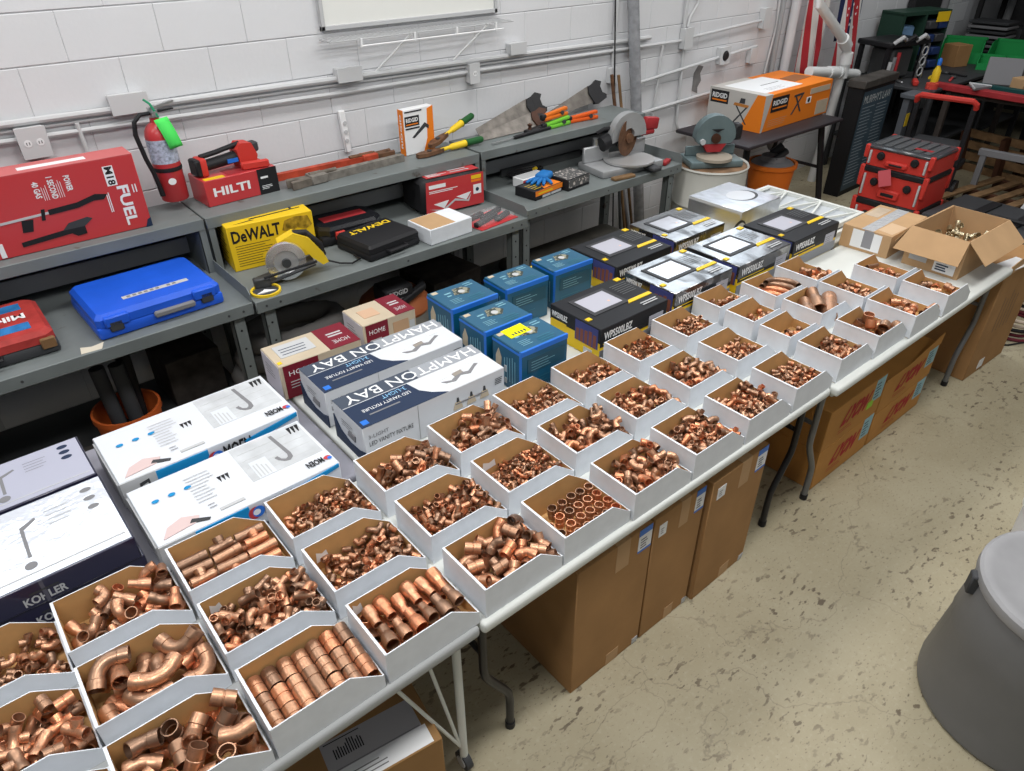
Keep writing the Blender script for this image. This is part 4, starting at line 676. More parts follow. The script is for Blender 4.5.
def moen(label, x0, x1, y0, y1, h=.10):
    c = Carton('faucet_carton', label, 'carton', x0,x1,y0,y1,TZ,h,mat('white_gloss_card',(.66,.69,.74),.38,coat=.5,coatr=.2),.6,'white faucet cartons')
    c.rect('top',.56,.30,.98,.97,mat('pale_tile_print',(.52,.54,.56),.4,var=.12,vs=14)); 
    for i in range(4): c.rect('top',.58,.40+.14*i,.96,.405+.14*i,LGREY)
    c.rect('top',.60,.30,.70,.62,mat('towel_print',(.62,.65,.70),.5)); c.lines('top',.61,.32,.69,.58,4,LGREY,6,.4,True)
    sp = [(.735,.52),(.745,.46),(.77,.40),(.80,.38),(.825,.42),(.83,.50),(.81,.92),(.79,.92),(.808,.50),(.80,.45),(.785,.43),(.765,.46),(.755,.53)]
    c.poly('top',sp,GREY,'faucet_picture')
    for i in range(3): c.poly('top',[(.905+.025*i,.93),(.928+.025*i,.93),(.912+.025*i,.80),(.906+.025*i,.80)],BLACK,'icon')
    for i in range(3): c.poly('top',[(.42+.022*i,.62),(.44+.022*i,.62),(.43+.022*i,.52)],BLACK,'icon')
    for i in range(3): c.disc('top',.10+.085*i,.66,.009,CYAN,'blue_oval',sx=1.3)
    c.lines('top',.27,.35,.42,.85,9,LGREY,4,.2); c.lines('top',.30,.2,.36,.3,2,GREY,4,.2); c.poly('top',[(.04,.06),(.22,.10),(.24,.18),(.16,.26),(.08,.2)],mat('hand_print',(.62,.48,.47),.5),'hand_picture'); c.poly('top',[(.18,.12),(.27,.05),(.28,.08),(.20,.17)],DGREY,'spray_picture'); c.rect('top',.34,.10,.47,.14,LGREY)
    c.text('top','MOEN',.84,.10,.94,.20,BLACK,180,True); c.disc('top',.965,.15,.010,RED,sx=1.3); c.disc('top',.975,.13,.008,LBLUE)
    c.rect('front',.18,.05,.46,.95,CYAN); c.rect('front',0,.0,.18,1,LGREY); c.lines('front',.21,.2,.38,.36,1,LGREY,3,.5); c.disc('front',.485,.62,.024,RED,sx=.9); c.disc('front',.505,.62,.022,LBLUE,sx=.9); c.disc('front',.495,.62,.012,PAPER); c.text('front','MOEN',.54,.38,.70,.88,BLACK,bold=True)
    c.poly('front',[(.66,.75),(.99,.98),(.99,.85),(.70,.55)],CYAN); c.poly('front',[(.08,.2),(.09,.2),(.10,.7),(.13,.75),(.135,.4),(.145,.4),(.14,.85),(.09,.8)],DGREY,'faucet_picture')
    for i in range(3): c.disc('front',.80+.05*i,.35,.012,CYAN)
    c.lines('front',.72,.05,.9,.15,1,GREY,1,.4); c.rect('left',.05,.1,.95,.9,LGREY); return c
moen('white faucet carton with faucet picture, nearer the copper bins',.142,.742,1.812,2.125)
moen('white faucet carton with faucet picture, nearer the work bench',.133,.755,2.15,2.468,.122)
def vanity(label, x0, x1, y0, y1, h=.16):
    c = Carton('light_fixture_carton', label, 'carton', x0,x1,y0,y1,TZ,h,mat('soft_white_card',(.62,.64,.67),.45,coat=.2),-.8,'white and navy light fixture cartons')
    c.poly('top',[(0,.0),(.58,.0),(.50,.16),(.45,.34),(.43,.64),(.0,.64)],NAVY); c.poly('top',[(0,.66),(.52,.66),(.52,1),(0,1)],mat('slate_print',(.06,.075,.105),.4)); c.poly('top',[(.52,.66),(1,.66),(1,1),(.52,1)],mat('fade_grey_print',(.30,.32,.35),.4))
    c.text('top','HAMPTON BAY',.05,.70,.97,.95,PAPER,180); c.text('top','LED VANITY FIXTURE',.08,.36,.40,.44,PAPER,180); c.text('top','3-LIGHT',.24,.50,.40,.60,mat('pale_blue_ink',(.25,.5,.75),.5),180); c.rect('top',.02,.06,.06,.18,LBLUE); c.rect('top',.10,.24,.3,.27,GREY)
    c.poly('top',[(.60,.30),(.66,.24),(.74,.36),(.80,.30),(.88,.44),(.90,.40),(.86,.34),(.80,.22),(.74,.28),(.68,.18),(.62,.22)],GREY,'fixture_picture')
    for u, v in ((.62,.40),(.76,.46),(.88,.54)): c.poly('top',[(u-.04,v-.04),(u+.04,v-.02),(u+.03,v+.12),(u-.03,v+.10)],PAPER,'shade_picture')
    c.poly('top',[(.70,.30),(.77,.33),(.77,.42),(.70,.40)],mat('nickel_print',(.28,.25,.22),.5),'fixture_picture')
    c.text('front','3-LIGHT',.03,.66,.16,.76,GREY); c.text('front','LED VANITY FIXTURE',.03,.46,.32,.58,DGREY); c.rect('front',.36,.02,.363,.98,LGREY); c.poly('front',[(.42,.2),(.58,.2),(.58,.32),(.42,.32)],NAVY)
    for u in (.64,.74,.84): c.poly('front',[(u-.035,.40),(u+.035,.40),(u+.02,.60),(u-.02,.60)],CREAM,'shade_picture'); c.poly('front',[(u-.01,.60),(u+.01,.60),(u+.005,.72),(u-.005,.72)],DGREY,'stem_picture')
    c.rect('front',.62,.54,.86,.57,GREY); c.lines('front',.92,.62,.98,.82,4,DGREY,5,.4); c.lines('front',.62,.1,.9,.2,2,GREY,5,.3)
    c.poly('left',[(.0,.0),(1,.0),(1,.35),(.8,.25),(.5,.22),(.2,.35),(0,.65)],NAVY); c.lines('left',.3,.6,.8,.8,3,GREY,4,.3); c.poly('left',[(.45,.4),(.7,.38),(.72,.55),(.5,.55)],GREY,'fixture_picture'); return c
vanity('white and navy light fixture carton nearer the copper bins',.862,1.492,1.848,2.072); vanity('white and navy light fixture carton nearer the work bench',.866,1.50,2.132,2.352)
def decor(label, x0, x1, y0, y1, h, rz):
    c = Carton('lamp_carton', label, 'carton', x0,x1,y0,y1,TZ,h,CREAM,rz,'cream and maroon lamp cartons'); c.rect('front',.04,.02,.46,.98,MAROON); c.text('front','HOME',.10,.66,.40,.80,PAPER); c.lines('front',.1,.3,.4,.55,3,LGREY,4,.3)
    c.rect('top',.62,.0,1,1,MAROON); c.text('top','HOME',.72,.18,.92,.34,LGREY,180); c.lines('top',.72,.50,.92,.72,2,LGREY,6,.5); c.rect('left',.03,.03,.97,.97,mat('lavender_white',(.55,.53,.58),.5)); c.lines('left',.2,.45,.7,.8,4,GREY,6,.3); return c
c = decor('cream and maroon lamp carton with white label strip, left one',.815,1.175,2.41,2.60,.158,-2); c.rect('top',.10,.3,.52,.85,LGREY,'label_strip'); c.lines('top',.14,.4,.48,.75,3,NAVY,5,.25); c.rect('top',.02,.1,.07,.2,YELLOW)
c = decor('cream and maroon lamp carton nearer the teal cartons, right one',1.235,1.50,2.49,2.68,.158,-1); c.w *= 1; c.rect('top',.15,.3,.45,.7,mat('peach_tape',(.55,.36,.24),.4)); c.rect('front',.55,.25,.85,.8,mat('kraft_tape',(.45,.28,.16),.35)); c.rect('front',.87,.2,.97,.7,LGREY)
def lamp(label, x0, y0, rz=0, w_=.245, d=.19, h=.208, sticker=False):
    c = Carton('floodlight_carton', label, 'carton', x0,x0+w_,y0,y0+d,TZ,h,TEAL,rz,'teal floodlight cartons')
    e = .0015
    c.rect('front',0,.90,1,1,LBLUE,'bright_edge'); c.rect('left',.92,0,1,1,LBLUE,'bright_edge'); c.rect('top',0,0,1,.05,LBLUE,'bright_edge'); c.rect('left',.0,.90,1,.95,LBLUE,'bright_edge')
    c.poly('top',[(.36,.55),(.62,.45),(.75,.62),(.66,.80),(.45,.82)],mat('floodlamp_print',(.05,.06,.05),.4,dirt=(.28,.27,.2),ds=50,dth=.5),'lamp_picture'); c.disc('top',.55,.62,.016,LGREY); c.rect('top',.05,.84,.17,.95,CREAM); c.lines('top',.16,.2,.48,.44,4,mat('pale_teal_ink',(.22,.42,.5),.5),4,.3); c.lines('top',.22,.55,.36,.8,2,MATS['pale_teal_ink'],8,.4); c.lines('top',.72,.76,.95,.94,2,MATS['pale_teal_ink'],9,.4)
    c.poly('left',[(.12,.40),(.30,.36),(.32,.62),(.22,.80),(.13,.62)],CREAM,'glow_picture'); c.lines('left',.42,.18,.86,.78,5,MATS['pale_teal_ink'],5,.28,True); c.rect('left',.42,.1,.5,.22,LGREY); c.rect('left',.42,.36,.5,.5,LGREY)
    c.poly('front',[(.12,.48),(.93,.48),(.93,.80),(.12,.80)],mat('slate_teal_print',(.015,.075,.12),.3)); c.lines('front',.2,.52,.8,.76,4,MATS['pale_teal_ink'],7,.2); c.lines('front',.15,.12,.7,.36,4,mat('mid_teal_ink',(.05,.18,.25),.5),9,.25); c.lines('top',.5,.12,.92,.36,3,MATS['mid_teal_ink'],3,.35)
    if sticker: c.poly('top',[(.16,.60),(.60,.62),(.60,1.0),(.16,.98)],mat('neon_yellow',(.85,.82,.0),.5),'price_sticker'); c.lines('top',.24,.66,.56,.78,5,DGREY,3,.6,True)
    return c
lamp('teal floodlight carton with yellow price sticker, nearest the bins',1.560,1.815,-1,sticker=True); lamp('teal floodlight carton in the middle of the left column of three',1.553,2.035,-.5,w_=.25); lamp('teal floodlight carton at the back of the left column of three',1.565,2.282,-.5,w_=.25,d=.205); lamp('teal floodlight carton standing alone in the middle at back',1.868,2.275,-1.5,w_=.248,d=.18); lamp('teal floodlight carton at right, touching a black carton',2.168,2.275,-1.5,w_=.245,d=.18)
def wall_pack(label, x0, y0, wrapped=False, w_=.437, d=.318, h=.16, rz=0):
    c = Carton('light_panel_carton', label, 'carton', x0,x0+w_,y0,y0+d,TZ,h,YELLOW,rz,'black and yellow light panel cartons')
    bk = mat('black_print',(.016,.017,.02),.5)
    MB().cbox(-w_/2-.001,w_/2+.001,-d/2-.001,d/2+.001,h*.55,h+.0015,.003,1).build('lid', WRAP if wrapped else bk, c.t); c.h = h+.0015; c.k = 6
    c.rect('front',.0,.44,1,.56,BLACK); c.text('front','WPS500LBZ',.05,.62,.46,.86,PAPER,bold=True); c.rect('front',.04,.50,.5,.53,YELLOW); c.rect('front',.72,.12,.94,.72,mat('data_label',(.42,.42,.47),.5),'data_label'); c.lines('front',.74,.2,.92,.66,6,GREY,4,.3); c.rect('front',.0,.0,1,.34,mat('smoke_print',(.24,.25,.27),.4))
    c.text('left','WPS500LBZ',.04,.68,.36,.86,PAPER,bold=True); c.rect('left',.03,.56,.34,.60,YELLOW); c.poly('left',[(.52,.34),(.96,.34),(.96,.95),(.52,.95)],mat('night_sky_print',(.05,.06,.20),.4),'city_picture')
    rd = random.Random(5)
    for i in range(5): c.rect('left',.54+.083*i,.34,.60+.083*i,.55+rd.uniform(0,.26),mat('brick_print',(.20,.07,.05),.5),'tower_picture')
    c.rect('left',.70,.04,.86,.24,LGREY,'data_label')
    g = mat('panel_print',(.42,.42,.48),.45) if not wrapped else mat('panel_print_wrapped',(.40,.41,.47),.3,coat=1,coatr=.14,bump=.3,bs=7)
    c.poly('top',[(.15,.32),(.66,.32),(.66,.86),(.15,.86)],mat('panel_rim',(.045,.046,.05),.5),'fixture_picture'); c.rect('top',.20,.39,.61,.80,g,'fixture_picture'); c.disc('top',.50,.52,.006,mat('glow_print',(.75,.45,.3),.5))
    c.poly('top',[(.62,.28),(.98,.28),(.98,.35),(.66,.35)],YELLOW); c.rect('top',.90,.88,.98,.96,YELLOW); c.rect('top',.02,.27,.08,.34,YELLOW); c.lines('top',.72,.52,.97,.84,6,mat('dim_ink',(.13,.135,.14),.6),5,.25); c.lines('top',.70,.10,.97,.20,2,LGREY,5,.45); return c
wall_pack('black and yellow panel carton nearest the bins and teal cartons',1.990,1.803); wall_pack('shiny wrapped black panel carton, second of the near row',2.500,1.816,True); wall_pack('black panel carton behind, touching the teal carton',2.506,2.195,h=.16,d=.335,w_=.42)
wall_pack('shiny wrapped black panel carton, second of the far row',2.988,2.212,True,d=.335,w_=.425); wall_pack('shiny wrapped black panel carton, third of the near row',2.978,1.802,True,w_=.455,d=.33); wall_pack('black panel carton at right end of near row by lattice panel',3.465,1.80,w_=.455,d=.325)
c = Carton('basin_carton','silver grey wrapped carton with oval basin picture at far end','carton',3.605,4.008,2.235,2.62,TZ,.17,SILVER,0); c.disc('top',.62,.45,.085,DGREY,'oval_ring',sx=1.3,n=32); c.disc('top',.60,.47,.08,mat('silver_oval',(.55,.57,.60),.3,coat=.8,coatr=.15),'oval_picture',sx=1.25,n=32); c.disc('front',.0,.3,.07,BLACK,'oval_ring'); c.disc('front',.03,.3,.052,LGREY,'oval_picture'); c.rect('left',.0,.9,1,1,LGREY)
# white lattice shelf panels lying on the far end
def lattice(label, x0, x1, y0, y1, z, h):
    t = thing('lattice_panel', label, 'plastic panel', ((x0+x1)/2,(y0+y1)/2,z), 0, 'white lattice panels'); w_, d = (x1-x0)/2, (y1-y0)/2
    for a in ((-w_,w_,-d,-d+.025),(-w_,w_,d-.025,d),(-w_,-w_+.025,-d+.025,d-.025),(w_-.025,w_,-d+.025,d-.025)): MB().box(a[0],a[1],a[2],a[3],0,h).build('rim_bar', WPLASTIC, t, smooth=False)
    MB().box(-w_+.025,w_-.025,-d+.025,d-.025,0,.006).build('web', mat('web_plastic',(.5,.53,.56),.5), t, smooth=False)
    n = 5; ys = [(-d+.03)+(2*d-.06)*i/n for i in range(n+1)]
    for i in range(n):
        a, b_ = ((-w_+.02),(w_-.02)) if i%2 else ((w_-.02),(-w_+.02)); p, q = Vector((a,ys[i],h-.006)), Vector((b_,ys[i+1],h-.006))
        MB().tube([p,q],.009,4).build('diagonal_rib', WPLASTIC, t, smooth=False)
        MB().tube([(-w_+.02,ys[i+1],h-.008),(w_-.02,ys[i+1],h-.008)],.006,4).build('cross_rib', WPLASTIC, t, smooth=False)
lattice('upper white plastic lattice panel at the far table end',4.02,4.44,1.90,2.59,TZ+.034,.03); lattice('lower white plastic lattice panel under the other one',4.03,4.49,1.87,2.59,TZ,.03)
# ------------------------------------------------------------------ open cartons at the far end of the front table
def flap_carton(label, x0, x1, y0, y1, h, z=TZ, rz=0):
    c = Carton('open_carton', label, 'carton', x0,x1,y0,y1,z,h,CARDL,rz,open_top=True); w_, d = c.w/2, c.d/2; t = .004
    for nm, a in (('wall_panel',(-w_,w_,-d,-d+t)),('wall_panel',(-w_,w_,d-t,d)),('wall_panel',(-w_,-w_+t,-d+t,d-t)),('wall_panel',(w_-t,w_,-d+t,d-t))): MB().box(a[0],a[1],a[2],a[3],.0,h).build(nm, CARDL, c.t, smooth=False)
    MB().box(-w_+t,w_-t,-d+t,d-t,0,.004).build('bottom', CARDL, c.t, smooth=False); return c
c = flap_carton('open brown carton with folded out flaps holding brass fittings',4.02,4.51,1.145,1.445,.215,rz=-1)
w_, d = c.w/2, c.d/2
MB().prism([(-d,0),(d,0),(d+.03,.145),(-d-.01,.14)],0,.004,M=Matrix.Translation((-w_,0,.215))@Matrix.Rotation(R(-143),4,'Y')@Matrix.Rotation(PI/2,4,'Z')@Matrix.Rotation(PI/2,4,'X')).build('flap', CARDL, c.t, smooth=False)
MB().prism([(-w_,0),(w_,0),(w_+.01,.145),(-w_+.0,.145)],0,.004,M=Matrix.Translation((0,-d,.215))@Matrix.Rotation(R(222),4,'X')).build('flap', CARDL, c.t, smooth=False)
MB().prism([(-w_,0),(w_,0),(w_,.13),(-w_,.13)],0,.004,M=Matrix.Translation((0,d,.215))@Matrix.Rotation(R(-60),4,'X')).build('flap', CARDL, c.t, smooth=False)
MB().prism([(-d,0),(d,0),(d-.01,.13),(-d+.01,.13)],0,.004,M=Matrix.Translation((w_,0,.215))@Matrix.Rotation(R(130),4,'Y')@Matrix.Rotation(PI/2,4,'Z')@Matrix.Rotation(PI/2,4,'X')).build('flap', CARDL, c.t, smooth=False)
c.rect('left',.1,.18,.42,.42,LGREY,'shipping_label'); c.rect('left',.55,.06,.92,.34,PAPER,'shipping_label'); c.lines('left',.59,.11,.88,.3,3,NAVY,4,.6)
rd = random.Random(9)
BRASS = mat('dull_brass',(.50,.43,.29),.35,metal=.8,var=.3,vs=20); bfit = {}
for i in range(26):
    k = rd.choice(['coupling','adapter','elbow','tee']); 
    if k not in bfit: me = fit(k,10)[0].copy(); me.materials.clear(); me.materials.append(BRASS); bfit[k] = me
    o = bpy.data.objects.new('brass_fitting', bfit[k]); COL.objects.link(o); r = rd.uniform(.013,.018)
    o.matrix_world = Matrix.Translation((4.10+.36*((i*7)%26)/26, 1.20+.04*(i%6), .80+.035*(i//9)+rd.uniform(0,.01))) @ rot_rand(rd,.6).to_4x4() @ Matrix.Scale(r,4); tag(o,'dull brass fitting inside the open brown carton','fitting','brass fittings in the open carton')
c = flap_carton('taped brown carton with white labels beside the open one',4.00,4.46,1.535,1.815,.125,rz=2)
MB().box(-c.w/2,c.w/2,-c.d/2,c.d/2,.125,.129).build('top_flap', CARDL, c.t, smooth=False); c.h = .129
c.rect('left',.22,.12,.82,.92,PAPER,'shipping_label'); c.rect('left',.45,.2,.65,.98,mat('grey_tape',(.25,.25,.27),.3),'tape'); c.rect('top',.0,.38,1,.62,mat('clear_tape',(.5,.51,.53),.2,coat=.8,bump=.4,bs=50),'tape'); c.poly('top',[(.06,.05),(.42,.0),(.45,.34),(.1,.36)],mat('pale_flap',(.58,.41,.26),.7),'flap'); c.rect('top',.5,.68,.9,.95,mat('smudged_card',(.5,.40,.30),.7,var=.2),'flap')
# ------------------------------------------------------------------ cartons on the floor
def floor_box(label, x0, x1, y0, y1, h, z=.001, rz=0, m=CARD, group='tall brown cartons under the front table'): return Carton('floor_carton', label, 'carton', x0,x1,y0,y1,z,h,m,rz,group)
for i, (x0, x1, lab, rz) in enumerate(((1.147,1.512,'tall brown carton under the table, leftmost of three',0),(1.52,1.806,'tall brown carton under the table, middle of three',0),(1.822,2.185,'tall brown carton under the table, right of three by black leg',1))):
    c = floor_box(lab, x0, x1, 1.06-.012*(i==2), 1.62, .64, rz=rz); b_ = i == 2
    c.rect('front',.50,.80,.68,1.0,CARDL,'tape'); c.rect('front',.50,.0,.68,.10,CARDL,'tape'); c.rect('front',.80,.83,.985,1.0,PAPER,'shipping_label'); c.rect('front',.80,.955,.985,1.0,LBLUE,'blue_stripe'); c.rect('front',.80,.83,.985,.845,LBLUE,'blue_stripe'); c.lines('front',.83,.86,.96,.94,4,NAVY,4,.4); c.rect('front',.90,.005,.985,.05,LGREY,'small_label')
    if i: c.rect('front',.10,.84,.24,.93,PAPER,'small_label'); c.lines('front',.13,.86,.21,.91,3,GREY,4,.4)
    c.rect('top',.50,.0,.68,1,CARDL,'tape')
def lyon(label, x0, x1, z, h, y0=1.095, y1=1.66, m=CARD2, sticker=False):
    c = floor_box(label, x0, x1, y0, y1, h, z, 0, m, 'orange brown cartons with red lettering'); RI = mat('red_ink',(.42,.03,.03),.6)
    o, U, V, N, a, b_ = c.frame('front'); v_, f_ = text_mesh('LYON',.065); A = np.array(v_); A = (A-A.min(0))/(A.max(0)-A.min(0)).clip(1e-6)
    MB().add([o+U*((.24+.42*p[0]+.12*p[1])*a)+V*((.36+.44*p[1])*b_)+N*.0012 for p in A],f_).build('lettering', RI, c.t, smooth=False); c.lines('front',.24,.2,.62,.32,2,RI,4,.25)
    c.rect('front',.80,.42,.98,.98,mat('pale_blue_label',(.30,.52,.60),.5),'shipping_label'); c.lines('front',.82,.5,.96,.92,5,NAVY,4,.35)
    if sticker: c.rect('front',.73,.30,.84,.48,mat('lime_sticker',(.35,.70,.05),.5),'lime_sticker')
    return c
lyon('orange brown carton with red letters, lower of left pair',2.81,3.335,.001,.235); lyon('orange brown carton with red letters and lime sticker, upper left',2.805,3.338,.238,.235,sticker=True)
lyon('orange brown carton with red letters, lower of right pair',3.352,3.94,.001,.205); c = lyon('orange brown carton with red letters and open flap, upper right',3.35,3.95,.208,.205); c.poly('front',[(0,.97),(1,.97),(1.02,1.28),(.4,1.02),(0,1.03)],CARD2,'lifted_flap',lift=.004); c.rect('top',.62,.25,.8,.7,GREY,'data_label'); c.rect('top',.0,.46,1,.54,mat('brown_tape',(.30,.18,.08),.4),'tape')
floor_box('dark brown carton in shade behind the black table leg',2.30,2.74,1.36,1.75,.34,group=None)
c = floor_box('tall brown carton with handwriting at the far table end',4.40,4.93,1.02,1.42,.70,rz=-2,group=None); c.lines('front',.30,.40,.75,.90,5,DGREY,4,.12,True,'handwriting'); c.rect('front',.30,.03,.44,.12,PAPER,'small_label'); c.poly('front',[(.0,.98),(1,.98),(1.1,1.16),(.08,1.05)],CARDL,'lifted_flap',lift=.004)
t = thing('white_paper','white folded sheet sticking out of the tall far carton','paper',(4.56,1.06,.702),-10); MB().box(-.14,.12,-.05,.05,0,.004).build('sheet', PAPER, t, smooth=False)
c = floor_box('brown carton with white shipping label under the nearest table',.12,.62,1.075,1.50,.36,rz=-8,group=None,m=mat('warm_card',(.33,.185,.075),.8,var=.1,vs=5)); c.rect('top',.36,.02,.93,.40,mat('grey_ship_label',(.42,.41,.43),.5),'shipping_label'); c.rect('top',.38,.01,.95,.16,PAPER,'shipping_label'); c.lines('top',.42,.24,.60,.36,12,BLACK,4,.5,True,'barcode'); c.rect('top',.38,.375,.6,.382,BLACK); c.rect('top',.4,.165,.92,.172,GREY); c.lines('top',.42,.04,.7,.13,3,GREY,6,.3); c.rect('top',.10,.05,.28,.22,mat('brown_grey_label',(.25,.21,.20),.5),'grey_label')
# ------------------------------------------------------------------ trash can
tc_ = thing('trash_can','grey plastic trash can with flat lid, bottom right','trash can',(2.35,.0,0)); GC = mat('grey_can_plastic',(.17,.172,.178),.42,var=.06,vs=6)
MB().lathe([(.001,.0),(.312,.0),(.322,.01),(.326,.05),(.300,.32),(.304,.33),(.280,.565)],48).build('barrel', GC, tc_)
lid = MB().lathe([(.270,.540),(.290,.540),(.295,.55),(.292,.578),(.282,.587),(.256,.587),(.245,.579),(.05,.585),(.001,.585)],48).build('lid', mat('lid_plastic',(.30,.30,.31),.45,var=.12,vs=5), tc_)
for a in (30,340): MB().cbox(-.02,.028,-.07,.07,-.035,.035,.01,2,M=Matrix.Rotation(R(a),4,'Z')@Matrix.Translation((.285,0,.51))).build('handle', GC, tc_)
MB().cbox(-.01,.02,-.022,.022,-.05,.03,.005,1,M=Matrix.Rotation(R(118),4,'Z')@Matrix.Translation((.290,0,.53))).build('latch', DGREY, tc_)
MB().cbox(-.004,.03,-.09,.09,-.02,.02,.006,1,M=Matrix.Rotation(R(213),4,'Z')@Matrix.Translation((.286,0,.505))).build('label_plate', mat('plate_plastic',(.34,.342,.35),.45), tc_); MB().cbox(.02,.032,-.055,.055,-.007,.007,.003,1,M=Matrix.Rotation(R(213),4,'Z')@Matrix.Translation((.286,0,.505))).build('grip_slot', BLACK, tc_)
bk = thing('white_bucket','white plastic bucket behind the trash can at right edge','bucket',(3.04,.19,0)); MB().lathe([(.001,.0),(.125,.0),(.14,.36),(.148,.36),(.148,.385),(.138,.385),(.12,.01),(.001,.01)],32).build('shell', PAPER, bk)
# cable coil by the far carton
cc = thing('cable_coil','pale and maroon hose coil on floor at right edge','hose coil',(5.33,1.13,0))
for k in range(7):
    P = [p+Vector((0,0,.012+.022*k+.004*math.sin(i))) for i,p in enumerate(arc((.01*(k%3),.012*(k%2),0),.22-.012*(k%3),0,360,28,(1,0,0),(0,1,0))[:-1])]
    MB().tube(P,.0115,7,closed=True).build('loop', [mat('maroon_hose',(.13,.02,.03),.5),mat('maroon_hose',(0,0,0)),mat('pale_hose',(.50,.42,.34),.5),BLACK,mat('pale_hose',(0,0,0)),mat('pale_hose',(0,0,0)),mat('pale_hose',(0,0,0))][k], cc)
tag(MB().tube([(4.98,1.10,.006),(5.05,1.02,.006),(5.2,.95,.006),(5.5,.86,.006),(5.8,.85,.006)],.006,6).build('floor_cable', BLACK), 'black cable lying on floor from the hose coil', 'cable')
# ------------------------------------------------------------------ things stored under the benches
def bucket(label, loc, h, r0, r1, m, rim=None):
    t = thing('bucket', label, 'bucket', loc); MB().lathe([(.001,.0),(r0,.0),(r1,h-.03),(r1+.008,h-.03),(r1+.008,h),(r1-.004,h),(r0-.004,.01),(.001,.01)],32).build('shell', m, t)
    if rim: MB().lathe([(r1+.009,h-.035),(r1+.016,h-.03),(r1+.016,h+.004),(r1-.008,h+.004)],32).build('rim', rim, t)
    return t
bucket('orange bucket of grey tubes under the left bench',(.37,3.42,.001),.37,.125,.15,BUCKET)
for i, (x, y, dx, dy, h, m) in enumerate(((.33,3.40,-.02,.03,.60,DGREY),(.40,3.38,-.01,.03,.60,DGREY),(.42,3.45,.02,.03,.66,BLACK))):
    t = thing('metal_tube', ['left grey round tube standing in the orange bucket','right grey round tube standing in the orange bucket','black tube standing at back in the orange bucket'][i],'tube',(x,y,.012)); MB().cyl((0,0,0),(dx,dy,h),.034,n=16,caps=False).build('tube_wall', m, t); MB().cyl((dx*.93,dy*.93,h*.93),(dx,dy,h),.028,n=16).build('bore', BLACK, t)
t = thing('black_bag','black tool roll hanging over the orange bucket tubes','bag',(.30,3.46,.66),-12); MB().cbox(-.12,.14,-.05,.05,-.02,.06,.02,2).build('roll', BLACK, t)
t = thing('hose_reel','big ribbed grey hose coil under the middle bench','hose',(1.28,3.42,.22)); GH = mat('grey_ribbed_hose',(.15,.145,.14),.7)
for k in range(3):
    P = arc((0,0,.07+.10*k),.26-.03*k,0,360,40,(1.25,0,0),(0,.7,0))[:-1]; MB().tube(P,[.055+.004*(i%2) for i in range(40)],10,closed=True).build('loop', GH, t)
t = thing('ribbed_hose','dark ribbed hose heaped under left end of bench','hose',(-.02,3.15,.12)); P = arc((0,0,.10),.35,-20,200,30,(1,0,0),(0,.5,0)); MB().tube(P,[.07+.006*(i%2) for i in range(31)],12).build('hose_run', mat('dark_ribbed',(.07,.065,.06),.7), t)
sv = thing('shop_vacuum','black and orange shop vacuum under the middle bench','vacuum',(1.90,3.38,.22)); MB().lathe([(.001,.0),(.17,.0),(.19,.02),(.20,.20),(.001,.20)],28).build('drum', mat('vac_grey',(.26,.25,.23),.6), sv); MB().lathe([(.205,.20),(.215,.22),(.205,.25),(.15,.30),(.001,.32)],28).build('motor_lid', mat('vac_orange',(.42,.13,.05),.5), sv); MB().tube([(-.15,-.1,.26),(-.05,-.2,.33),(.1,-.16,.36),(.18,-.02,.30)],.026,10).build('hose', BLACK, sv)
MB().cbox(-.16,.02,-.20,-.05,.32,.42,.012,1).build('badge_box', BLACK, sv); v_, f_ = text_mesh('RIDGID',True); A = np.array(v_); A = (A-A.min(0))/(A.max(0)-A.min(0)).clip(1e-6); MB().add([(-.14+.12*p[0],-.2012,.375+.03*p[1]) for p in A],f_).build('lettering', LGREY, sv, smooth=False); MB().add([(-.12,-.2012,.335),(-.04,-.2012,.335),(-.04,-.2012,.355),(-.12,-.2012,.355)],[(0,1,2,3)]).build('small_print', GREY, sv, smooth=False)
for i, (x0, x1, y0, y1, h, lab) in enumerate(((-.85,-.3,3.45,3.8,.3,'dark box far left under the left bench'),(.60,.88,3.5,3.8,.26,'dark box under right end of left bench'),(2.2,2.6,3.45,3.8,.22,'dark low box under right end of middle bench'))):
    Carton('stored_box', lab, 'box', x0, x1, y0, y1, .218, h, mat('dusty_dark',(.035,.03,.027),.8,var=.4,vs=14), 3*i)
c = Carton('ladder_plank','yellow edged black carton behind the teal cartons on floor','carton',2.40,3.05,2.72,2.80,.001,.72,BLACK,0); c.rect('top',0,.2,1,.8,YELLOW)
t = thing('floor_mat_roll','dusty dark tarp lying under the third bench','tarp',(3.5,3.5,.216)); MB().cbox(-.55,.55,-.22,.22,.0,.10,.04,3).build('tarp', mat('dusty_tarp',(.075,.07,.06),.9,var=.3,vs=6), t)
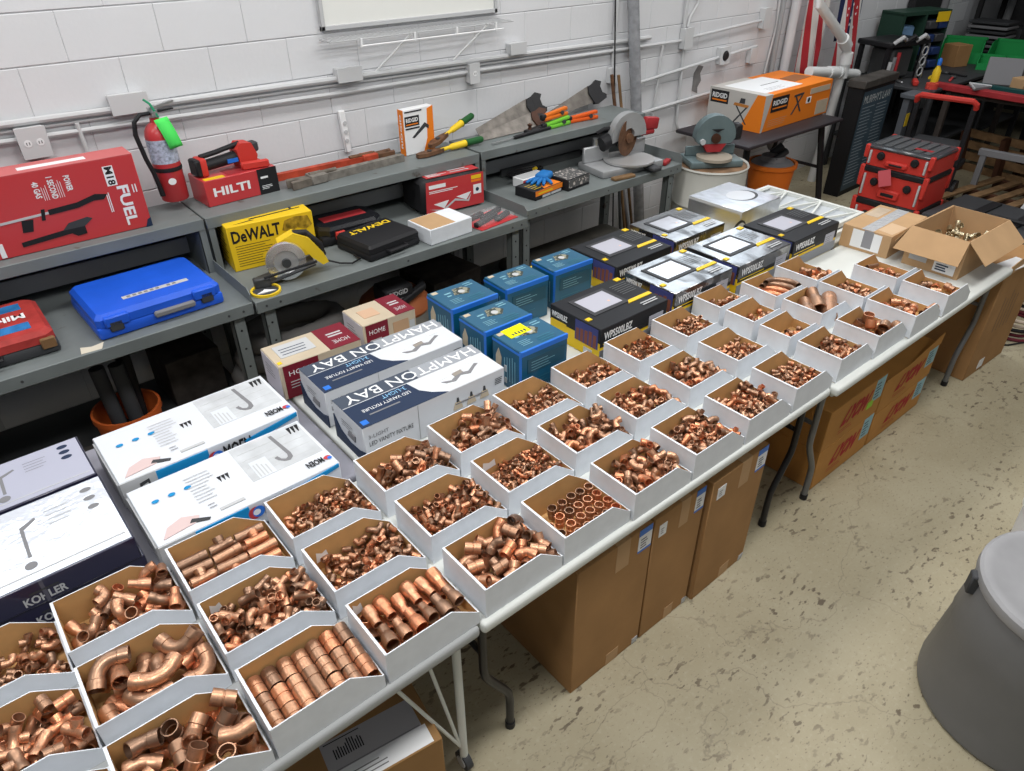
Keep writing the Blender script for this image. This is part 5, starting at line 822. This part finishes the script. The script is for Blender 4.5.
# ------------------------------------------------------------------ drum with teal saw
dr = thing('steel_drum','white painted steel drum with chipped paint','drum',(4.56,3.15,0)); DP = mat('chipped_white',(.52,.52,.48),.5,var=.06,vs=3,dirt=(.12,.07,.04),ds=9,dth=.68)
MB().lathe([(.001,.0),(.265,.0),(.272,.01),(.266,.03),(.262,.25),(.272,.26),(.272,.275),(.262,.29),(.262,.52),(.272,.53),(.272,.545),(.262,.56),(.264,.79),(.272,.80),(.266,.812),(.256,.80)],40).build('shell', DP, dr)
MB().lathe([(.001,.795),(.257,.795)],40).build('lid', mat('rusty_lid',(.20,.12,.07),.8,var=.4,vs=9), dr)
ts = thing('mitre_saw','teal grey mitre saw standing on the white drum','saw',(4.57,3.17,.797),-32); TG = mat('teal_grey_cast',(.13,.18,.19),.45,metal=.2,var=.1,vs=9)
MB().cbox(-.20,.20,-.13,.13,.0,.05,.012,2).build('base', TG, ts); MB().lathe([(.001,.0),(.13,.0),(.13,.02),(.001,.022)],28,M=Matrix.Translation((0,-.05,.05))).build('turntable', mat('tan_table',(.36,.32,.26),.5), ts)
for s in (-1,1): MB().cbox(.02*s+(-.17 if s < 0 else 0),.02*s+(0 if s < 0 else .17),.04,.06,.05,.12,.005,1).build('fence', TG, ts)
pts = arc((0,0,.20),.15,-5,185,14); MB().prism([(p.x,p.z) for p in pts]+[(-.12,.15),(.12,.15)],-.05,.03,M=Matrix.Rotation(PI/2,4,'X')).build('blade_housing', TG, ts); MB().cyl((0,-.045,.19),(0,-.025,.19),.035,n=16).build('arbor_cover', DWOOD, ts); MB().prism([(-.09,.15),(.09,.15),(.05,.09),(-.05,.09)],-.028,.028,M=Matrix.Rotation(PI/2,4,'X')).build('red_guard', DRED, ts)
b = MB(); b.prism([(-.05,.26),(.05,.26),(.0,.235)],.0505,.0525,M=Matrix.Rotation(PI/2,4,'X')); b.build('maker_mark', BLACK, ts); MB().cyl((-.10,-.052,.17),(-.10,-.03,.17),.02,n=14).build('bolt_cover', LGREY, ts); MB().cyl((.02,.05,.2),(.02,.17,.2),.055,n=16).build('motor', BLACK, ts); MB().cbox(.14,.20,-.03,.06,.17,.28,.012,1).build('handle', BLACK, ts)
# ------------------------------------------------------------------ dark table with orange carton
dt = thing('dark_table','dark brown table with splayed legs under orange tool carton','table',(5.75,3.48,0)); DT = mat('dark_table_top',(.035,.03,.034),.45)
MB().cbox(-.78,.62,-.36,.36,.82,.85,.012,2).build('table_top', DT, dt)
for sx in (-1,1):
    for sy in (-1,1): MB().tube([(sx*.55,sy*.20,.82),(sx*.66,sy*.30,.0)],.028,8).build('leg', BLACK, dt)
    MB().cyl((sx*.6,-.25,.4),(sx*.6,.25,.4),.015,n=8).build('crossbar', BLACK, dt)
c = Carton('tool_stand_carton','orange and white tool stand carton on dark table','carton',5.37,6.41,3.31,3.84,.851,.285,ORANGE,1)
ow = mat('off_white_print',(.52,.50,.47),.5); c.rect('left',0,0,1,1,ow); c.poly('front',[(0,0),(.02,.0),(.10,1.0),(0,1)],ow); c.poly('left',[(.62,0),(1,0),(1,1),(.86,1)],ORANGE); c.rect('left',.03,.60,.36,.95,BLACK); c.text('left','RIDGID',.06,.74,.33,.88,PAPER,bold=True); c.rect('left',.06,.66,.33,.70,ORANGE)
c.poly('left',[(.46,.62),(.72,.60),(.74,.68),(.48,.70)],mat('print_orange_dark',(.5,.2,.05),.5),'stand_picture'); c.poly('left',[(.50,.62),(.53,.62),(.74,.15),(.71,.15)],DGREY,'stand_picture'); c.poly('left',[(.69,.62),(.72,.62),(.50,.12),(.47,.12)],DGREY,'stand_picture'); c.poly('left',[(.56,.7),(.66,.7),(.66,.84),(.58,.84)],DGREY,'stand_picture')
c.rect('front',.10,.50,.34,.90,BLACK); c.text('front','RIDGID',.12,.68,.32,.82,PAPER,bold=True); c.rect('front',.12,.58,.32,.62,ORANGE); c.poly('front',[(.42,.76),(.56,.78),(.56,.84),(.42,.82)],DGREY,'stand_picture'); c.poly('front',[(.44,.76),(.46,.76),(.56,.30),(.54,.30)],DGREY,'stand_picture'); c.poly('front',[(.53,.77),(.55,.77),(.43,.28),(.41,.28)],DGREY,'stand_picture'); c.rect('front',.66,.72,.97,.88,CREAM); c.rect('front',.62,.48,.69,.66,PAPER); c.disc('front',.655,.57,.02,BLACK); c.rect('front',.80,.06,.98,.46,CREAM,'data_label'); c.lines('front',.08,.12,.36,.34,4,CREAM,5,.15)
c.poly('top',[(0,0),(.10,0),(.06,1),(0,1)],ow); c.poly('top',[(.0,.5),(.5,.55),(.48,1),(0,1)],ow); c.rect('top',.08,.12,.62,.86,PAPER,'paper_sheet'); c.lines('top',.2,.2,.55,.34,3,GREY,4,.2); c.poly('top',[(.66,.3),(.95,.35),(.92,.62),(.66,.58)],mat('brown_print',(.30,.12,.05),.5)); c.rect('top',.30,.47,.55,.49,BLACK)
bo = bucket('orange shop bucket with grey vacuum head under the dark table',(5.86,3.42,.001),.50,.15,.20,ORANGEP,ORANGEP); MB().lathe([(.19,.485),(.17,.505),(.11,.52),(.10,.56),(.001,.57)],24).build('vacuum_head', GREY, bo)
b = MB(); b.cyl((-.06,-.05,.54),(.06,-.08,.60),.03,n=10); b.cyl((.05,.05,.55),(.12,0,.62),.035,n=10); b.build('motor_caps', DGREY, bo); v_, f_ = text_mesh('RIDGID',True); A = np.array(v_); A = (A-A.min(0))/(A.max(0)-A.min(0)).clip(1e-6)
MB().add([(.19*math.sin(-.9+.9*p[0]-.3),-.19*math.cos(-.9+.9*p[0]-.3),.20+.06*p[1]) for p in A],f_).build('lettering', BLACK, bo, smooth=False)
t = thing('floor_pipe','grey bent pipe standing on floor behind dark table','pipe',(6.55,3.75,0)); MB().tube([(0,0,.0),(-.02,.03,.5),(0,.05,.95)],.03,10).build('riser', GREY, t); MB().tube([(-.25,0,.75),(-.25,0,.55),(-.2,0,.48),(-.1,0,.48),(-.03,0,.55),(-.02,.02,.65)],.04,12).build('trap', GREY, t)
# ------------------------------------------------------------------ sign board with text
sb = thing('sign_board','tall dark sign board with white heading and small text','sign',(7.18,3.31,0),2); sb.scale = (.76,1,1); MB().box(-.42,.42,-.06,.09,.0,1.0).build('cabinet', mat('black_cabinet',(.012,.012,.013),.6), sb, smooth=False); MB().cbox(-.44,.44,-.075,.10,1.0,1.07,.008,1).build('top_ledge', mat('weathered_ledge',(.06,.055,.05),.7,var=.3), sb)
MB().box(-.38,.40,-.063,-.06,.05,.97).build('chalk_panel', mat('slate_blue_panel',(.045,.075,.10),.5,var=.1), sb, smooth=False)
v_, f_ = text_mesh("MURPHY'S LAW",False); A = np.array(v_); A = (A-A.min(0))/(A.max(0)-A.min(0)).clip(1e-6); MB().add([(-.35+.70*p[0],-.0645,.86+.075*p[1]) for p in A],f_).build('lettering', mat('pale_ink',(.55,.60,.60),.6), sb, smooth=False)
b = MB(); rd = random.Random(2)
for col in (0,1):
    for i in range(24):
        z = .82-.031*i; x = -.35+.38*col; b.add([(x,-.0645,z),(x+rd.uniform(.2,.33),-.0645,z),(x+rd.uniform(.2,.33),-.0645,z+.007),(x,-.0645,z+.007)],[(0,1,2,3)])
b.build('small_text', mat('dim_text',(.30,.36,.40),.6), sb, smooth=False)
# ------------------------------------------------------------------ flag and white drain pipe
def flag_mat():
    m = bpy.data.materials.new('striped_cloth'); m.use_nodes = True; n = m.node_tree.nodes; L = m.node_tree.links; b = n['Principled BSDF']; b.inputs['Roughness'].default_value = .8
    uv = n.new('ShaderNodeUVMap'); sp = n.new('ShaderNodeSeparateXYZ'); L.new(uv.outputs[0], sp.inputs[0])
    mu = n.new('ShaderNodeMath'); mu.operation = 'MULTIPLY'; mu.inputs[1].default_value = 3.2; L.new(sp.outputs[0], mu.inputs[0]); fr = n.new('ShaderNodeMath'); fr.operation = 'FRACT'; L.new(mu.outputs[0], fr.inputs[0])
    gt = n.new('ShaderNodeMath'); gt.operation = 'GREATER_THAN'; gt.inputs[1].default_value = .5; L.new(fr.outputs[0], gt.inputs[0])
    mx = n.new('ShaderNodeMix'); mx.data_type = 'RGBA'; mx.inputs[6].default_value = (.42,.02,.03,1); mx.inputs[7].default_value = (.62,.60,.58,1); L.new(gt.outputs[0], mx.inputs[0])
    L.new(mx.outputs[2], b.inputs['Base Color']); return m
def cloth(name, m, parent, x0, x1, z0, z1, amp, ph, lean=0, uvk=0):
    nx, nz = 22, 10; b = MB(); vs = []; 
    for j in range(nz+1):
        for i in range(nx+1):
            a = i/nx; q = j/nz; vs.append((x0+(x1-x0)*a*(1-.25*q)+lean*(1-q), amp*math.sin(a*9+ph+q), z0+(z1-z0)*q))
    fs = [(j*(nx+1)+i,j*(nx+1)+i+1,(j+1)*(nx+1)+i+1,(j+1)*(nx+1)+i) for j in range(nz) for i in range(nx)]
    o = b.add(vs,fs).build(name, m, parent); ul = o.data.uv_layers.new(name='UVMap')
    for lp in o.data.loops:
        k = lp.vertex_index; i, j = k%(nx+1), k//(nx+1); ul.data[lp.index].uv = (i/nx+uvk*j/nz, j/nz)
    md = o.modifiers.new('s','SOLIDIFY'); md.thickness = .003; return o
fl = thing('flag','draped red, white and blue flag beside the white pipe','flag',(7.1,3.78,0)); FM = flag_mat()
cloth('striped_cloth', FM, fl, -.50,-.10,1.02,2.3,.03,0,-.05,.45); cloth('striped_cloth', FM, fl, .10,.42,.98,1.75,.03,2,.06,.3); ca = cloth('canton', mat('navy_cloth',(.02,.028,.08),.8), fl, .02,.34,1.30,2.3,.035,1,.08)
rd = random.Random(4)
for k in range(14):
    a = [(.014*(1 if i%2 == 0 else .42)*math.cos(PI/2+i*PI/5),.014*(1 if i%2 == 0 else .42)*math.sin(PI/2+i*PI/5)) for i in range(10)]
    MB().prism(a,0,.002,M=Matrix.Translation((.10+.075*(k%3),-.047,1.42+.085*(k//3)+.03*(k%2)))@Matrix.Rotation(PI/2,4,'X')).build('star', PAPER, ca, smooth=False)
MB().cyl((-.30,.02,.9),(-.30,.02,2.6),.014,n=10).build('pole', WOOD, fl)
PV = mat('pvc_white',(.70,.72,.72),.35); pv = thing('drain_pipework','bent white plastic pipe in front of the flag','pipe',(0,0,0))
MB().tube([(6.37,3.6,1.95),(6.42,3.6,1.69),(6.98,3.6,1.36),(7.06,3.6,1.30),(7.10,3.6,1.22),(7.12,3.6,1.02)],.042,14).build('bent_pipe', PV, pv); MB().tube([(6.52,3.62,1.14),(6.9,3.62,1.09),(7.42,3.62,1.01)],.045,14).build('cross_pipe', PV, pv)
for p, q in (((6.96,3.6,1.372),(7.06,3.6,1.30)),((7.105,3.6,1.24),(7.112,3.6,1.14)),((6.86,3.62,1.095),(6.98,3.62,1.08)),((7.05,3.62,1.07),(7.17,3.62,1.05))): MB().cyl(p,q,.055,n=14).build('coupling_sleeve', PV, pv)
MB().tube([(7.12,3.62,1.03),(7.13,3.65,.5),(7.13,3.68,0)],.042,12).build('drop_pipe', PV, pv)
# ------------------------------------------------------------------ stack of red tool boxes
def red_box(label, z, h, org=False):
    t = thing('tool_box', label, 'tool box', (6.42,2.50,z), -90, 'stacked red tool boxes'); w_, d = .28, .235   # front faces -X
    MB().prism([(-w_+.03,-d+.012),(w_-.03,-d+.012),(w_-.01,-d+.05),(w_-.01,d-.01),(-w_+.01,d-.01),(-w_+.01,-d+.05)],.0,h*.80).build('base_shell', REDP, t)
    MB().cbox(-w_,w_,-d,d,h*.80,h*.995,.012,1).build('lid', BLACK if not org else mat('smoky_lid',(.055,.06,.068),.3,coat=.4), t)
    for sx in (-1,1):
        for sy in (-1,1): MB().cbox(sx*w_-.03*(sx>0)-.005,sx*w_+.03*(sx<0)+.005,sy*d-.03*(sy>0)-.005,sy*d+.03*(sy<0)+.005,h*.35,h*1.0,.008,1).build('corner_post', REDP, t)
        x = sx*.14; MB().lathe([(.001,.012),(.026,.012),(.034,.0),(.034,-.006)],12,M=Matrix.Translation((x,-d-.002,h*.55))@Matrix.Rotation(PI/2,4,'X')).build('latch', BLACK, t); MB().cbox(sx*(w_-.05)-.008,sx*(w_-.05)+.008,-d-.004,-d+.015,h*.1,h*.75,.003,1).build('side_bar', LGREY, t)
    MB().cbox(-.09,.09,-d-.012,-d+.02,h*.12,h*.40,.01,1).build('front_handle', REDP, t); MB().cbox(-.055,.055,-d-.016,-d-.005,h*.2,h*.3,.004,1).build('grip_slot', BLACK, t)
    if org:
        for k in range(6): MB().cbox(-.24+.08*k,-.18+.08*k,-.19,.19,h*.99,h*1.04,.006,1).build('lid_rib', mat('lid_ribs',(.09,.095,.10),.4), t)
        MB().box(.06,.2,-.12,-.07,h*1.04,h*1.045).build('lid_sticker', DRED, t, smooth=False)
    return t
red_box('red tool box at the bottom of the stack',.001,.295); m_ = red_box('red tool box in the middle of stack with hanging red tag',.297,.27); red_box('red organiser box with black lid on top of stack',.568,.165,True)
MB().prism([(-.05,-.07),(.05,-.07),(.05,.06),(-.05,.06)],0,.002,M=Matrix.Translation((-.05,-.262,.21))@Matrix.Rotation(R(80),4,'X')@Matrix.Rotation(R(22),4,'Z')).build('hang_tag', mat('pinkish_tag',(.55,.10,.12),.45), m_, smooth=False)
# ------------------------------------------------------------------ workshop clutter beyond
def rack(label, x0, x1, y0, y1, zs, m, posts=True, name='storage_rack'):
    t = thing(name, label, 'rack', ((x0+x1)/2,(y0+y1)/2,0)); w_, d = (x1-x0)/2, (y1-y0)/2
    for z in zs: MB().cbox(-w_,w_,-d,d,z-.03,z,.004,1).build('shelf', m, t)
    if posts:
        for sx in (-1,1):
            for sy in (-1,1): MB().box(sx*w_-.025,sx*w_+.025,sy*d-.025,sy*d+.025,0,max(zs)).build('post', m, t, smooth=False)
    return t
rack('dark work table behind the sign board with tools on it',7.75,9.0,3.0,3.9,(.35,.90),DGREY)
t = thing('engine_rig','black machine frame on dark table beside sign board','machine',(8.05,3.62,.901),-12)
for sx in (-1,1):
    for sy in (-1,1): MB().box(sx*.26-.02,sx*.26+.02,sy*.16-.02,sy*.16+.02,0,.34).build('post', BLACK, t, smooth=False)
MB().cbox(-.30,.30,-.20,.20,.32,.37,.01,1).build('top_plate', BLACK, t); MB().cbox(-.16,.14,-.15,.12,.02,.30,.02,1).build('motor_block', STEELD, t)
for k in range(3): MB().tube([(-.25+.16*k,-.19,.36),(-.20+.16*k,-.24,.42),(-.08+.16*k,-.19,.38)],.02,8).build('hose_arch', BLACK if k%2 else LGREY, t)
for x in (.19,.27): MB().box(x,x+.015,-.21,-.195,.0,.33).build('chrome_strut', CHROME, t, smooth=False)
for k in range(3): MB().tube(arc((.235,-.205,.07+.095*k),.04,0,360,14)[:-1],.008,6,closed=True).build('ring_handle', LGREY, t)
for k in range(3): MB().cyl((-.28+.05*k,-.22,.0),(-.27+.05*k,-.22,.20+.04*k),.018,n=8).build('canister', [LGREY,GREY,DRED][k], t)
t = thing('bin_cabinet','dark green open cabinet with blue bins against wall','cabinet',(8.62,3.72,.901),-15); t.scale = (.9,.9,.85); DGc = mat('dark_green_paint',(.02,.05,.035),.5)
for a in ((-.38,-.35,-.16,.16,0,.66),(.35,.38,-.16,.16,0,.66),(-.35,.35,.13,.16,0,.66),(-.38,.38,-.16,.16,.64,.68),(-.03,.0,-.16,.13,0,.64)): MB().box(*a).build('panel', DGc, t, smooth=False)
for r_ in range(4):
    for k in range(2): MB().cbox(.02+.16*k,.16+.16*k,-.20,.08,.03+.15*r_,.12+.15*r_,.01,1).build('drawer_bin', mat('navy_bin',(.02,.04,.13),.45) if (r_+k)%3 else DGREY, t)
MB().box(.1,.3,-.21,-.205,.56,.67).build('yellow_label', YELLOW, t, smooth=False); MB().cbox(-.30,-.08,-.10,.1,.0,.30,.01,1).build('brown_jug', WOOD, t); MB().cbox(-.32,-.08,-.10,.1,.33,.52,.02,1).build('blue_bottle_pack', mat('pale_blue_plastic',(.16,.28,.45),.4), t)
t = thing('brown_panel','brown board leaning on wall behind machine frame','board',(8.55,3.93,.901)); MB().box(-.16,.16,-.02,.02,0,.48).build('board', WOOD, t, smooth=False)
rack('long dark workbench with red edge across the back right',8.05,9.6,1.5,2.95,(.86,.88),mat('brown_rack',(.06,.05,.045),.7,var=.3),name='assembly_bench')
t = thing('red_beam','red painted steel edge beam along the far workbench','beam',(7.99,2.30,.881),-3); MB().cbox(-.05,.05,-.85,.80,0,.055,.006,1).build('beam', DRED, t)
t = thing('green_rail','dark green rail on the far workbench behind red beam','rail',(8.28,2.25,.881),-3); MB().cbox(-.04,.04,-.75,.6,0,.05,.006,1).build('rail', mat('dark_teal_paint',(.012,.06,.06),.5), t)
def green_bin(label, x, y, z, rz, m=GREEN, s=1):
    t = thing('parts_bin', label, 'bin', (x,y,z), rz, 'green plastic parts bins'); w_, d, h, th = .20*s, .27*s, .20*s, .006
    MB().box(-w_,w_,-d,d,0,th).build('bottom', m, t, smooth=False)
    for sx in (-1,1): MB().prism([(-d,th),(d,th),(d,h),(-d*.4,h),(-d,h*.55)],0,th,M=Matrix(((0,0,1,sx*w_-(th if sx>0 else 0)),(1,0,0,0),(0,1,0,0),(0,0,0,1)))).build('side', m, t, smooth=False)
    MB().box(-w_,w_,d-th,d,th,h).build('back', m, t, smooth=False); MB().box(-w_,w_,-d,-d+th,th,h*.55).build('front', m, t, smooth=False); MB().box(-w_-.01,w_+.01,d-.01,d+.008,h-.03,h).build('rim', m, t, smooth=False)
rack('dark far table under the green bins',9.12,10.32,2.98,3.86,(.30,.88),DGREY,name='far_table')
green_bin('green plastic bin on top of the far table, against wall',9.85,3.62,.881,-72,s=1.05); green_bin('green plastic bin at right of the pile',10.0,3.14,.881,-78,s=1.05); green_bin('green plastic bin beneath the others on bench',9.50,3.16,.881,-75,s=.6)
c = Carton('card_carton','small brown carton in front of the green bins','carton',9.28,9.48,3.40,3.60,.881,.22,CARD,-20)
c = Carton('card_carton','small tan carton on far bench beside grey plate','carton',8.42,8.56,2.42,2.56,.881,.12,CARDL,-20)
t = thing('grey_plate','dark grey slab propped on the far bench','plate',(8.62,2.72,.882),-70); MB().cbox(-.16,.16,-.015,.015,.0,.26,.006,1,M=Matrix.Rotation(R(-25),4,'X')).build('slab', GREY, t)
t = thing('spray_bottle','yellow bottle with blue cap on dark table','bottle',(8.06,3.13,.901)); MB().lathe([(.001,0),(.035,0),(.037,.01),(.037,.13),(.016,.17),(.016,.185)],16).build('body', YELLOWP, t); MB().lathe([(.02,.18),(.02,.23),(.008,.245),(.001,.245)],12).build('cap', LBLUE, t)
t = thing('tape_roll','orange and purple tape roll on dark table','tape',(7.86,3.06,.901),20); MB().lathe([(.025,0),(.055,0),(.055,.05),(.025,.05)],20,closed=True).build('roll', mat('coral_plastic',(.62,.07,.05),.45), t); MB().lathe([(.024,.0),(.057,-.001)],20).build('purple_side', mat('purple',(.13,.05,.3),.5), t)
t = thing('hand_tool','small red handled tool on dark table edge','tool',(7.92,3.25,.901),30); MB().cbox(-.08,.08,-.025,.025,0,.05,.01,1).build('grip', REDP, t); MB().cbox(.07,.16,-.015,.015,.01,.04,.005,1).build('head', BLACK, t)
t = thing('yellow_level','yellow ruler strip lying at back of dark table','ruler',(8.45,3.30,.901),10); MB().box(-.14,.14,-.02,.02,0,.02).build('strip', YELLOWP, t, smooth=False)
t = thing('scrap_knife','triangular pale metal bracket on far bench','bracket',(8.02,2.72,.937),-20)
MB().prism([(-.12,-.08),(.12,-.06),(.02,.10)],0,.02).build('plate', GREY, t); MB().tube([(-.12,-.08,.02),(.02,.10,.025),(.12,-.06,.02)],.01,6).build('bright_edge', LGREY, t)
t = thing('red_lever','red lever clutter on far bench by green bins','tool',(8.6,2.45,.881),10)
MB().cbox(-.2,.2,-.02,.02,0,.03,.006,1).build('bar', DRED, t); MB().cyl((.2,0,.015),(.26,0,.015),.02,n=8).build('knob', BLACK, t)
# hand cart with red handle
hc = thing('tool_cart','black rolling cart with red push handle','cart',(7.55,2.75,0),-82)
MB().tube([(-.25,-.08,.86),(-.25,-.10,.90),(-.22,-.11,.925),(.22,-.11,.925),(.25,-.10,.90),(.25,-.08,.86)],.026,8).build('push_handle', REDP, hc)
for s in (-1,1): MB().box(s*.24-.02,s*.24+.02,-.10,-.06,.08,.87).build('upright', BLACK, hc, smooth=False)
MB().cbox(-.26,.26,-.10,.20,.30,.36,.01,1).build('tray', BLACK, hc); MB().cbox(-.22,.22,-.08,.18,.36,.52,.015,1).build('stowed_box', DGREY, hc)
for s in (-1,1): MB().cyl((s*.27-.02,.0,.10),(s*.27+.02,.0,.10),.10,n=20).build('wheel', BLACK, hc)
gp = thing('steel_post','grey steel post with yellow tag in front of dark table','post',(7.53,3.10,0)); MB().box(-.05,.05,-.03,.03,0,.86).build('column', mat('blue_grey_steel',(.10,.11,.125),.5), gp, smooth=False); MB().box(-.03,.03,-.034,-.03,.60,.72).build('yellow_tag', YELLOWP, gp, smooth=False); MB().cbox(-.08,.18,-.10,.06,.86,.90,.006,1).build('cap_plate', MATS['blue_grey_steel'], gp)
# pallets and chairs of wood at the right
def pallet(label, x, y, z, rz, n=6, L_=1.1, W_=.9, tilt=0):
    t = thing('wooden_pallet', label, 'pallet', (x,y,z), rz); t.rotation_euler[0] = R(tilt)
    for i in range(n): MB().box(-L_/2,L_/2,-W_/2+i*(W_-.08)/(n-1),-W_/2+i*(W_-.08)/(n-1)+.08,.09,.11).build('slat', WOOD, t, smooth=False)
    for x_ in (-L_/2,-.02,L_/2-.05): MB().box(x_,x_+.05,-W_/2,W_/2,.0,.09).build('runner', DWOOD, t, smooth=False)
pallet('low wooden pallet on floor beyond the red tool boxes',7.75,2.0,.001,-8); pallet('wooden pallet standing on edge under far bench',8.55,2.45,.02,80,7,.9,.8,80); pallet('second wooden pallet leaning under the far bench',8.75,1.95,.02,95,7,.8,.8,76)
t = thing('grey_crossbar','long grey steel bar across the pallets','bar',(7.95,1.72,.42),-86); MB().cbox(-.75,.75,-.03,.03,-.03,.03,.004,1).build('bar', GREY, t)
for s in (-1,1): MB().box(s*.70-.025,s*.70+.025,-.025,.025,-.419,-.03).build('leg', GREY, t, smooth=False)
t = thing('scaffold_prop','slanted grey prop standing before the pallets','prop',(7.0,1.78,.0)); MB().tube([(0,0,.02),(.28,-.12,.62)],.024,8).build('shaft', LGREY, t); MB().cbox(-.10,.10,-.10,.10,0,.03,.006,1).build('foot', GREY, t)
bc = thing('black_case','large black plastic case on floor behind open carton','case',(6.45,1.72,0),-3); MB().cbox(-.36,.36,-.62,.42,.0,.26,.02,2).build('base_shell', BLACK, bc); MB().cbox(-.37,.37,-.63,.43,.26,.33,.02,2).build('lid', DGREY, bc); MB().tube([(-.12,-.25,.33),(-.12,-.25,.37),(-.12,.02,.37),(-.12,.02,.33)],.015,8).build('handle', BLACK, bc)
for k in range(3): MB().cbox(-.3+.02,.3,-.5+.3*k,-.42+.3*k,.33,.345,.004,1).build('lid_rib', BLACK, bc)
t = thing('wood_plank','pale wooden board lying by the black case','plank',(7.25,1.45,.001),20); MB().box(-.4,.4,-.05,.05,0,.04).build('board', mat('pale_wood',(.36,.25,.13),.7,var=.2), t, smooth=False)
# far shelving with machines
rack('dark tall shelving at the far end of the room',10.75,11.5,1.2,3.9,(.3,.9,1.5,2.1),mat('near_black_steel',(.02,.02,.021),.6),name='tall_shelving')
for k in range(7):
    y_ = 1.45+.36*k; c = Carton('stored_case', ['small','grey','brown','black','squat','narrow','dusty'][k]+' box on the far dark shelving, one of seven','box',10.85,11.3,y_-.14,y_+.14,.901,.22+.05*(k%3),[DGREY,GREY,mat('dim_brown',(.10,.07,.05),.8),BLACK,DGREY,mat('dim_tan',(.2,.15,.1),.8),DGREY][k],3*k)
t = thing('stacked_trays','stack of thin grey trays on the far bench','trays',(10.56,3.62,.0)); 
for k in range(7): MB().cbox(-.18,.18,-.22,.22,.90+.05*k,.93+.05*k,.006,1).build('tray', GREY if k%2 else DGREY, t)
MB().box(-.2,.2,-.25,.25,0,.90).build('pedestal', BLACK, t, smooth=False)
t = thing('stool','black round stool seat on a pale post behind green bins','stool',(10.2,2.55,0)); MB().lathe([(.001,1.12),(.24,1.12),(.25,1.14),(.24,1.18),(.001,1.19)],24).build('seat', BLACK, t); MB().cyl((0,0,0),(0,0,1.12),.045,n=12).build('post', LGREY, t); MB().lathe([(.25,0),(.25,.03),(.05,.05)],24).build('base', DGREY, t)
for x, y, lab in ((9.7,3.92,'near'),(11.7,3.9,'far')): tag(MB().cyl((x,y,0),(x,y,3.2),.06,n=12).build('column_pipe', GREY if lab == 'near' else LGREY), lab+' grey vertical pipe at the far wall end', 'pipe')
tag(MB().box(8.95,9.6,3.90,3.98,0,3.0).build('dark_locker', mat('locker_dark',(.025,.025,.027),.6), smooth=False), 'dark upright locker against wall behind the bin cabinet', 'locker')

# loose tools on the far bench and dark table
t = thing('bench_vise','dark steel vise on the far bench behind the red beam','vise',(8.35,1.95,.881),-30); MB().cbox(-.10,.10,-.06,.06,0,.06,.01,1).build('base', STEELD, t); MB().cbox(-.09,-.02,-.05,.05,.06,.15,.008,1).build('fixed_jaw', STEELD, t); MB().cbox(.02,.09,-.05,.05,.06,.15,.008,1).build('sliding_jaw', STEELD, t); MB().cyl((.09,0,.09),(.2,0,.09),.012,n=8).build('screw', CHROME, t); MB().cyl((.19,-.07,.09),(.19,.07,.09),.007,n=8).build('tommy_bar', CHROME, t)
t = thing('oil_can','red oil can with black cap near the grey slab','can',(8.85,2.45,.881)); MB().lathe([(.001,0),(.05,0),(.052,.01),(.052,.12),(.02,.15),(.001,.15)],18).build('body', REDP, t); MB().cyl((0,0,.15),(.03,0,.22),.008,n=8).build('spout', BLACK, t)
t = thing('yellow_caddy','yellow plastic caddy at the right end of far table','caddy',(10.05,2.72,0)); MB().cbox(-.14,.14,-.10,.10,.95,1.12,.02,2).build('tray', YELLOWP, t); MB().tube([(-.12,0,1.12),(-.10,0,1.24),(.10,0,1.24),(.12,0,1.12)],.014,8).build('handle', YELLOWP, t); MB().cbox(-.05,.05,-.05,.05,0,.95,.01,1).build('stand', BLACK, t)
for i, (x, y, m, lab) in enumerate(((8.25,3.45,STEELD,'dark steel wrench lying behind spray bottle'),(8.45,3.12,RED,'red screwdriver lying near yellow ruler'),(7.95,3.45,CHROME,'bright spanner lying by machine frame'),(8.7,3.2,BLACK,'black pry bar lying at right of dark table'))):
    t = thing('hand_tool', lab, 'tool', (x,y,.901), 35*i-20); MB().cbox(-.13,.06,-.012,.012,0,.02,.005,1).build('shaft', m, t); MB().cbox(.06,.13,-.028,.028,0,.025,.008,1).build('head', STEELD, t)
